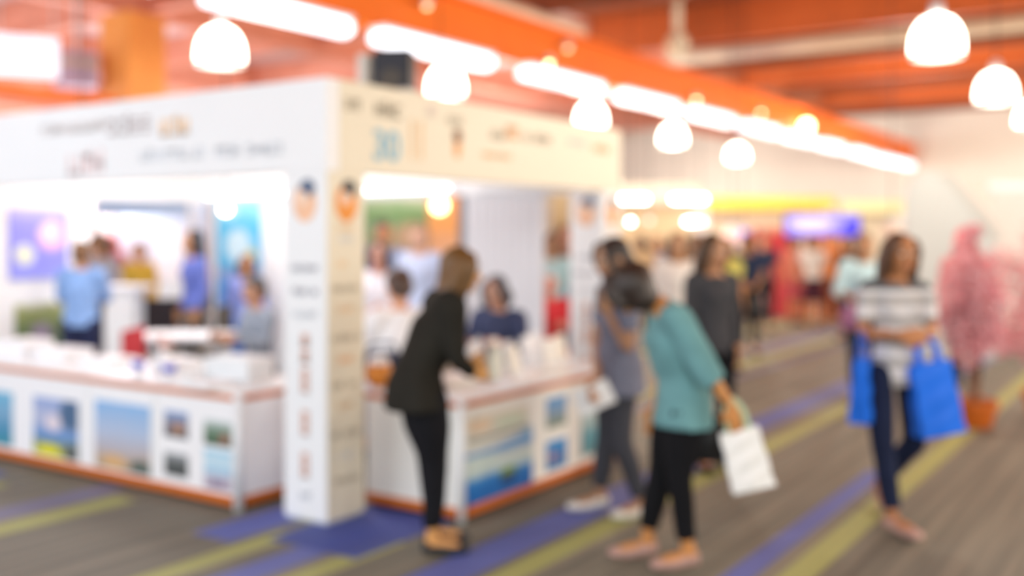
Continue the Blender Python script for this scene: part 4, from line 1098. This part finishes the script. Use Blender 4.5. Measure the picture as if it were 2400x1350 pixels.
def chair(lb, loc, rz, c_, seat=.45):
    t = thing('office_chair', lb, 'chair', (loc[0], loc[1], 0), rz)
    m = fabric(c_)
    BX(-.22, .22, -.22, .22, seat - .05, seat).build('seat', m, t, bevel=.02)
    BX(-.21, -.18, -.2, .2, seat + .08, seat + .48).build('backrest', m, t, bevel=.012)
    for sx_ in (-1, 1):
        for sy_ in (-1, 1):
            MB().tube([(sx_ * .2, sy_ * .2, 0), (sx_ * .19, sy_ * .19, seat - .04)], [.012, .012], n=8).build('leg', ALU, t)
    for sy_ in (-1, 1): MB().tube([(-.19, sy_ * .19, seat - .04), (-.2, sy_ * .19, seat + .2)], [.012, .012], n=8).build('back_support', ALU, t)


chair('dark chair under the grey table inside the booth', D(398, 10.9), rad(30), '#3a3438')
chair('charcoal chair beside the violet-blue shirt inside the booth', D(478, 9.7), rad(120), '#55524e')
chair('red chair by the white pedestal inside the booth', D(258, 8.3), rad(120), '#c6424a', .36)
chair('dark chair farther right of the grey table in the booth', D(500, 12.2), rad(60), '#6a675e')

# lamps seen through the openings
def spot(lb, px, py, d, r, m, hang=.5):
    x, y = D(px, d)
    t = thing('globe_lamp', lb, 'globe lamp', (x, y, Z(py, d)), 0)
    MB().ell((0, 0, 0), (r, r, r)).build('globe', m, t, smooth=True)
    MB().lathe([(r * .5, r * .8), (r * .5, r * 1.3), (.01, r * 1.5)], 16).build('cap', ALU, t, smooth=True)
    MB().tube([(0, 0, r * 1.4), (0, 0, 5.4 - Z(py, d))], [.006, .006], n=6).build('cord', BLACK, t)


GW = glow('globe_white', '#ffffff', 14); GO = glow('globe_warm', '#ffc98a', 9); GD = glow('globe_soft', '#eef0f6', 1.0)
spot('bright round lamp under the left fascia, above the light blue shirt', 187, 460, 12.0, .07, GW)
spot('bright warm-edged round lamp over the cyan poster', 529, 490, 9.9, .05, glow('globe_warmish', '#fff0dc', 12))
spot('soft white globe right above the brown hair of the light blue shirt', 198, 557, 12.5, .09, GD, .9)
spot('orange glowing lamp in the right opening, above the pale blue shirt', 1030, 482, 10.8, .085, GO)
for px, d, w, lb in ((1485, 18.6, .44, 'bright oblong lamp right of the far column, upper left of four'), (1615, 18.6, .56, 'bright oblong lamp, upper right of four over the aisle')):
    x, y = D(px, d); t = thing('tube_light', lb, 'tube light', (x, y, Z(467, d)), ANG - math.pi / 2, 'bright lamps over the far aisle')
    MB().tube([(-w / 2, 0, 0), (w / 2, 0, 0)], [.035, .035], n=12, round_ends=True).build('tube', GW, t, smooth=True)
    BX(-w / 2 - .03, w / 2 + .03, -.02, .02, .035, .07).build('housing', WHITE, t)
    for q in (-1, 1): MB().tube([(q * w * .4, 0, .06), (q * w * .4, 0, 5.4 - Z(467, d))], [.004, .004], n=6).build('cord', BLACK, t)
x, y = D(1627, 20.2); t = thing('tube_light', 'shorter bright oblong lamp below the upper right one', 'tube light', (x, y, Z(520, 20.2)), ANG - math.pi / 2, 'bright lamps over the far aisle')
for q in (-1, 1): MB().tube([(q * .12, 0, .06), (q * .12, 0, 5.4 - Z(520, 20.2))], [.004, .004], n=6).build('cord', BLACK, t)
MB().tube([(-.15, 0, 0), (.15, 0, 0)], [.035, .035], n=12, round_ends=True).build('tube', GW, t, smooth=True); BX(-.19, .19, -.02, .02, .035, .07).build('housing', WHITE, t)
spot('small bright round lamp below the upper left oblong lamp', 1478, 520, 17, .035, GW, .8)
spot('small dim round lamp right of the small bright one', 1522, 517, 17, .04, glow('globe_dim', '#e4e2e8', 1.2), .8)
spot('pink round lamp above the navy top far down the aisle', 1716, 552, 15, .13, glow('globe_pink', '#f5c9c0', .9), 1.2)
spot('violet round lamp beside the pink one', 1742, 555, 15.6, .12, glow('globe_violet', '#6a64e8', 1.0), 1.2)
spot('tan round lamp above the head of the striped top', 2090, 546, 12, .12, glow('globe_tan', '#c9b09c', .5), 1.5)

# ------------------------------------------------------------------ far booths
def far_booth(lb, px0, px1, d, hgt, fascia_h, fm, wm, extra=None, fz=None):
    (x0, y0), (x1, y1) = D(px0, d), D(px1, d)
    c = ((x0 + x1) / 2, (y0 + y1) / 2); L = math.hypot(x1 - x0, y1 - y0) / 2
    t = thing('exhibition_booth', lb, 'booth', (c[0], c[1], 0), ANG - math.pi / 2)
    BX(-L, L, .7, .76, 0, hgt).build('back_panel', wm, t)
    for s_ in (-1, 1): BX(s_ * L - .04, s_ * L + .04, -.04, .04, 0, hgt).build('post', WHITE, t)
    BX(-L - .04, L + .04, -.06, -.02, hgt - fascia_h, hgt).build('fascia', fm, t)
    BX(-L * .8, L * .8, -.3, .1, 0, .9).build('counter', wm, t, bevel=.01)
    return t, L


YEL = mat('yellow_sign', '#e3c63c', .5); PYEL = mat('pale_yellow_sign', '#e6e2ac', .5)
far_booth('far booth with yellow fascia, its counter hidden by people', 1655, 1950, 22.5, 2.42, .26, YEL, mat('beige_stand', '#e2d3b8', .6))
far_booth('far booth with pale yellow fascia, right of the yellow one', 1975, 2130, 22.5, 2.35, .28, PYEL, mat('beige_stand2', '#d8cdb4', .6))
far_booth('far red booth with red counter under the yellow fascia', 1785, 1880, 20.2, 1.75, .12, mat('salmon_sign', '#e4937c', .6), mat('red_stand', '#d04a52', .6))
far_booth('far orange booth with orange panels left of the pale blue top', 1915, 2000, 19.4, 1.75, .14, mat('orange_sign', '#e87a2c', .6), mat('orange_stand', '#dd9264', .6))
far_booth('far cream booth behind the four bright lamps', 1440, 1640, 20, 2.6, .4, mat('cream_sign', '#efe7d4', .6), mat('brown_stand', '#d6bf98', .6))
x, y = D(1928, 18.8); t = thing('led_screen', 'wide glowing violet screen on thin posts at the far booths', 'screen', (x, y, Z(528, 18.8)), ANG - math.pi / 2)
BX(-.70, .70, 0, .06, -.21, .21).build('casing', BLACK, t)
BX(-.68, .68, -.01, 0.002, -.19, .19).build('display', poster_mat('violet_screen', 0, [(0, '#6a62f0'), (.4, '#8a84f4'), (.7, '#9a94f8'), (1, '#8a84f4')], [(.35, .55, .3, .35, '#d2ccff'), (.92, .4, .16, .5, '#3028e0')], .2, 4, emit=.55), t)
for s_ in (-.55, .55): MB().tube([(s_, .09, -Z(528, 18.8)), (s_, .09, .1)], [.02, .02], n=8).build('post', BLACK, t)
# booths seen beyond the left opening
x, y = D(345, 14.2)
t = thing('exhibition_booth', 'pale booth with light blue fascia beyond the left opening', 'booth', (x, y, 0), ANG - math.pi / 2)
BX(-.68, .58, -.06, -.02, Z(506, 14.2), Z(458, 14.2)).build('fascia', mat('light_blue_sign', '#b4d0f4', .5), t)
BX(-.72, .62, .8, .86, 0, 2.1).build('back_panel', poster_mat('pale_mural', 0, [(0, '#b4aaa4'), (.4, '#cbbfb8'), (.7, '#c8c8d2'), (1, '#c0cbd8')], [(.6, .6, .2, .2, '#f2eef0')], .3), t)
for s_ in (-.7, .6): BX(s_ - .03, s_ + .03, -.04, .02, 0, 2.3).build('post', WHITE, t)
x, y = D(215, 15.0); t = thing('partition_panel', 'pinkish beige panel beyond the booth, above the grey top', 'panel', (x, y, 0), ANG - math.pi / 2)
BX(-.35, .3, 0, .05, 0, 2.3).build('panel', mat('pinkish_panel', '#e6d2cc', .6), t); BX(-.38, .33, -.02, .07, 2.3, 2.36).build('cap_rail', WHITE, t)
# green landscape panel, right opening
(x0, y0), (x1, y1) = D(838, 13), D(1000, 13)
t = thing('mural_panel', 'panel with a green landscape picture behind the faces in the right opening', 'mural', ((x0 + x1) / 2, (y0 + y1) / 2, 0), ANG - math.pi / 2)
BX(-.5, .5, 0, .06, 0, 2.1).build('panel', WHITE, t)
BX(-.48, .48, -.012, 0, 1.1, 2.05).build('picture', poster_mat('landscape', 0, [(0, '#cfc0b4'), (.35, '#b9b29a'), (.55, '#86ab84'), (.85, '#7fb07a'), (1, '#b9d4b8')], [(.75, .5, .25, .2, '#c9b49a')], .3), t)
(x0, y0) = D(1045, 12.6); t = thing('mural_panel', 'pinkish orange display panel behind the orange lamp', 'mural', (x0, y0, 0), ANG - math.pi / 2)
BX(-.22, .18, 0, .06, 0, 2.1).build('panel', poster_mat('pinkish', 0, [(0, '#e6d6d6'), (.5, '#e8cfc8'), (.8, '#e8a868'), (1, '#e89a58')], [], .2), t); BX(-.25, .21, -.01, .07, 2.1, 2.14).build('cap_rail', WHITE, t)
(x0, y0) = D(1322, 12.5); t = thing('mural_panel', 'tan and brown panel in the narrow gap beside the far column', 'mural', (x0, y0, 0), ANG - math.pi / 2)
BX(-.16, .3, 0, .06, 0, 2.1).build('panel', poster_mat('tan_panel', 0, [(0, '#6a7aa8'), (.5, '#8a6a5a'), (.8, '#b79c74'), (1, '#cdb58c')], [], .2), t); BX(-.19, .33, -.01, .07, 2.1, 2.14).build('cap_rail', WHITE, t)
# table of the far inside
# ------------------------------------------------------------------ upper left: hanging lightbox, orange pillar
x, y = D(62, 12.5); t = thing('hanging_lightbox', 'white hanging box sign at the upper left edge', 'sign', (x, y, Z(132, 12.5)), rad(-25))
BX(-.40, .36, -.1, .1, -.24, .24).build('box_body', glow('lightbox', '#eef1ff', .55), t, bevel=.01)
for s_ in (-.3, .3): MB().tube([(s_, 0, .24), (s_, 0, 5.4 - Z(132, 12.5))], [.008, .008], n=6).build('cable', ALU, t)
x, y = D(178, 13.5); t = thing('duct_unit', 'grey and lilac ceiling unit just right of the white hanging box', 'unit', (x, y, Z(165, 13.5)), rad(-30))
BX(-.26, .26, -.2, .2, -.22, .22).build('unit_body', mat('lilac_grey', '#b9a8c0', .6), t, bevel=.02)
BX(-.27, .27, -.21, .21, .03, .12).build('tan_band', mat('tan_band', '#cfb8a0', .6), t)
MB().tube([(0, 0, .2), (0, 0, 5.4 - Z(165, 13.5))], [.02, .02], n=8).build('hanger', ALU, t)
x, y = D(312, 13.8)
struct(BX(x - .3, x + .3, y - .3, y + .3, 3.3, 4.55).build('trim_50', mat('pillar_orange', '#ffa452', .5, var=.1, scale=1.5), bevel=.02))
b = MB(); b.box(-12, x + 10, y - .05, y + .05, 3.27, 3.42)
struct(b.build('trim_51', ORG, bevel=.01))

# ------------------------------------------------------------------ right: sail panel, partition, blossom trees
x, y = D(2225, 13.2)
t = thing('display_sail', 'tall pale panel with a rounded top and sloping grey shadow edge behind the striped top', 'display', (x, y, 0), ANG - math.pi / 2)
sc = 13.2 / 2400
out = [((px - 2225) * sc, Z(py, 13.2)) for px, py in ((2126, 860), (2126, 470), (2134, 430), (2152, 408), (2180, 400), (2205, 410), (2240, 445), (2290, 505), (2330, 565), (2345, 620), (2348, 860))]
out = [(a, max(0.0, z)) for a, z in out]
MB().prism(out, Matrix.Identity(4), .10).build('panel', mat('pale_sail', '#c6cccc', .6, var=.02), t)
ed = [((px - 2225) * sc, Z(py, 13.2)) for px, py in ((2203, 408), (2240, 445), (2290, 505), (2332, 565), (2352, 560), (2310, 495), (2262, 438), (2228, 404))]
MB().prism(ed, Matrix.Translation((0, -.02, 0)), .30).build('shadow_edge', mat('shadow_edge', '#c3c4c0', .6), t)  # grey strip modelled for the shadow along the slope
x, y = D(2400, 13.8)
t = thing('partition_panel', 'white booth wall at the right edge behind the blossom', 'panel', (x, y, 0), ANG - math.pi / 2)
BX(-.42, 1.6, 0, .06, 0, 2.25).build('panel', mat('right_panel', '#dedad4', .6), t)
BX(-.45, 1.6, -.03, .08, 2.2, 2.3).build('cap_rail', WHITE, t)

PETAL = [mat('petal_pink', '#fabac2', .6, var=.25, scale=8), mat('petal_pale', '#f5b9bd', .6, var=.12, scale=8), mat('petal_red', '#ee98a2', .6, var=.15, scale=8)]
BARK = mat('bark', '#7d5334', .8, var=.3, scale=20, bump=.6)
POT = mat('pot_orange', '#c9661c', .55, var=.1)


def blossom_tree(lb, loc, branches, seed, pot_s=1.0, pale=False):
    rnd = random.Random(seed)
    t = thing('blossom_tree', lb, 'tree', (loc[0], loc[1], 0))
    k = pot_s
    MB().lathe([(.10 * k, 0), (.115 * k, .02), (.155 * k, .17 * k), (.17 * k, .175 * k), (.17 * k, .225 * k), (.15 * k, .225 * k), (.14 * k, .19 * k)], 32).build('pot', POT, t, smooth=False)
    MB().lathe([(.14 * k, .17 * k), (.14 * k, .195 * k)], 24).build('soil', mat('soil', '#4b3524', .9), t)
    tr = MB(); tr.tube([(0, 0, .15), (.01, .02, .5), (0, 0, .9), (.02, 0, 1.25)], [.035, .028, .022, .01], n=10)
    bl = [MB(), MB(), MB()]
    for (p, r, n_) in branches:
        p = V(p); base = V((0, 0, min(p.z - .1, 1.2)))
        tr.tube([base, base.lerp(p, .5) + V((0, 0, .04)), p], [.014, .010, .004], n=6)
        for i in range(int(n_ * 1.7)):
            d = V((rnd.gauss(0, 1), rnd.gauss(0, 1), rnd.gauss(0, 1))).normalized() * r * rnd.random() ** .4
            q = p + V((d.x, d.y, d.z * 1.1)); a = V((rnd.uniform(-1, 1), rnd.uniform(-1, 1), rnd.uniform(-1, 1))).normalized(); b_ = a.orthogonal().normalized(); c_ = a.cross(b_)
            s = rnd.uniform(.018, .030); m_ = bl[rnd.choices((0, 1, 2), (5, 4, 2) if not pale else (3, 7, 1))[0]]
            vs = [q]
            for w in range(10):
                an = 2 * math.pi * w / 10; rr = s * (1.0 if w % 2 == 0 else .62)
                vs.append(q + b_ * rr * math.cos(an) + c_ * rr * math.sin(an) + a * s * .35 * (1 if w % 2 == 0 else .5))
            m_.add(vs, [(0, w + 1, (w + 1) % 10 + 1) for w in range(10)])
    tr.build('trunk', BARK, t, smooth=True)
    for m_, pm in zip(bl, PETAL): m_.build('blossom', pm, t)


A_ = rad(-56.3)                              # image-right direction as seen here
R_ = V((math.cos(A_), math.sin(A_), 0)); F_ = V((-R_.y, R_.x, 0))
def at(px, py, d0, px0, dz=0): 
    return tuple(R_ * ((px - px0) / 2400 * d0) + F_ * dz + V((0, 0, Z(py, d0))))
br = [(at(px, py, 8.5, 2290, dz), r, n_) for px, py, dz, r, n_ in (
    (2282, 545, 0, .07, 60), (2272, 590, .05, .12, 110), (2262, 640, -.05, .17, 190), (2300, 640, .08, .16, 150), (2250, 700, .0, .17, 170), (2300, 715, -.08, .18, 200), (2265, 775, .05, .18, 190),
    (2310, 780, -.02, .16, 140), (2268, 825, 0, .13, 120), (2335, 670, .1, .14, 90), (2225, 745, .05, .10, 70), (2350, 790, .1, .13, 80))]
blossom_tree('pink blossom tree in an orange pot on the carpet', D(2290, 8.5), br, 3)
br = [(at(px, py, 8.9, 2450, dz), r, n_) for px, py, dz, r, n_ in (
    (2390, 640, 0, .16, 70), (2350, 610, 0, .12, 45), (2380, 780, .0, .2, 190), (2400, 700, .0, .16, 60), (2350, 800, .0, .14, 90), (2430, 720, 0, .2, 120), (2440, 620, 0, .2, 120), (2420, 800, 0, .2, 160), (2450, 560, 0, .2, 80))]
blossom_tree('paler pink blossom tree cut by the right edge', D(2450, 8.9), br, 5, 1.1, True)
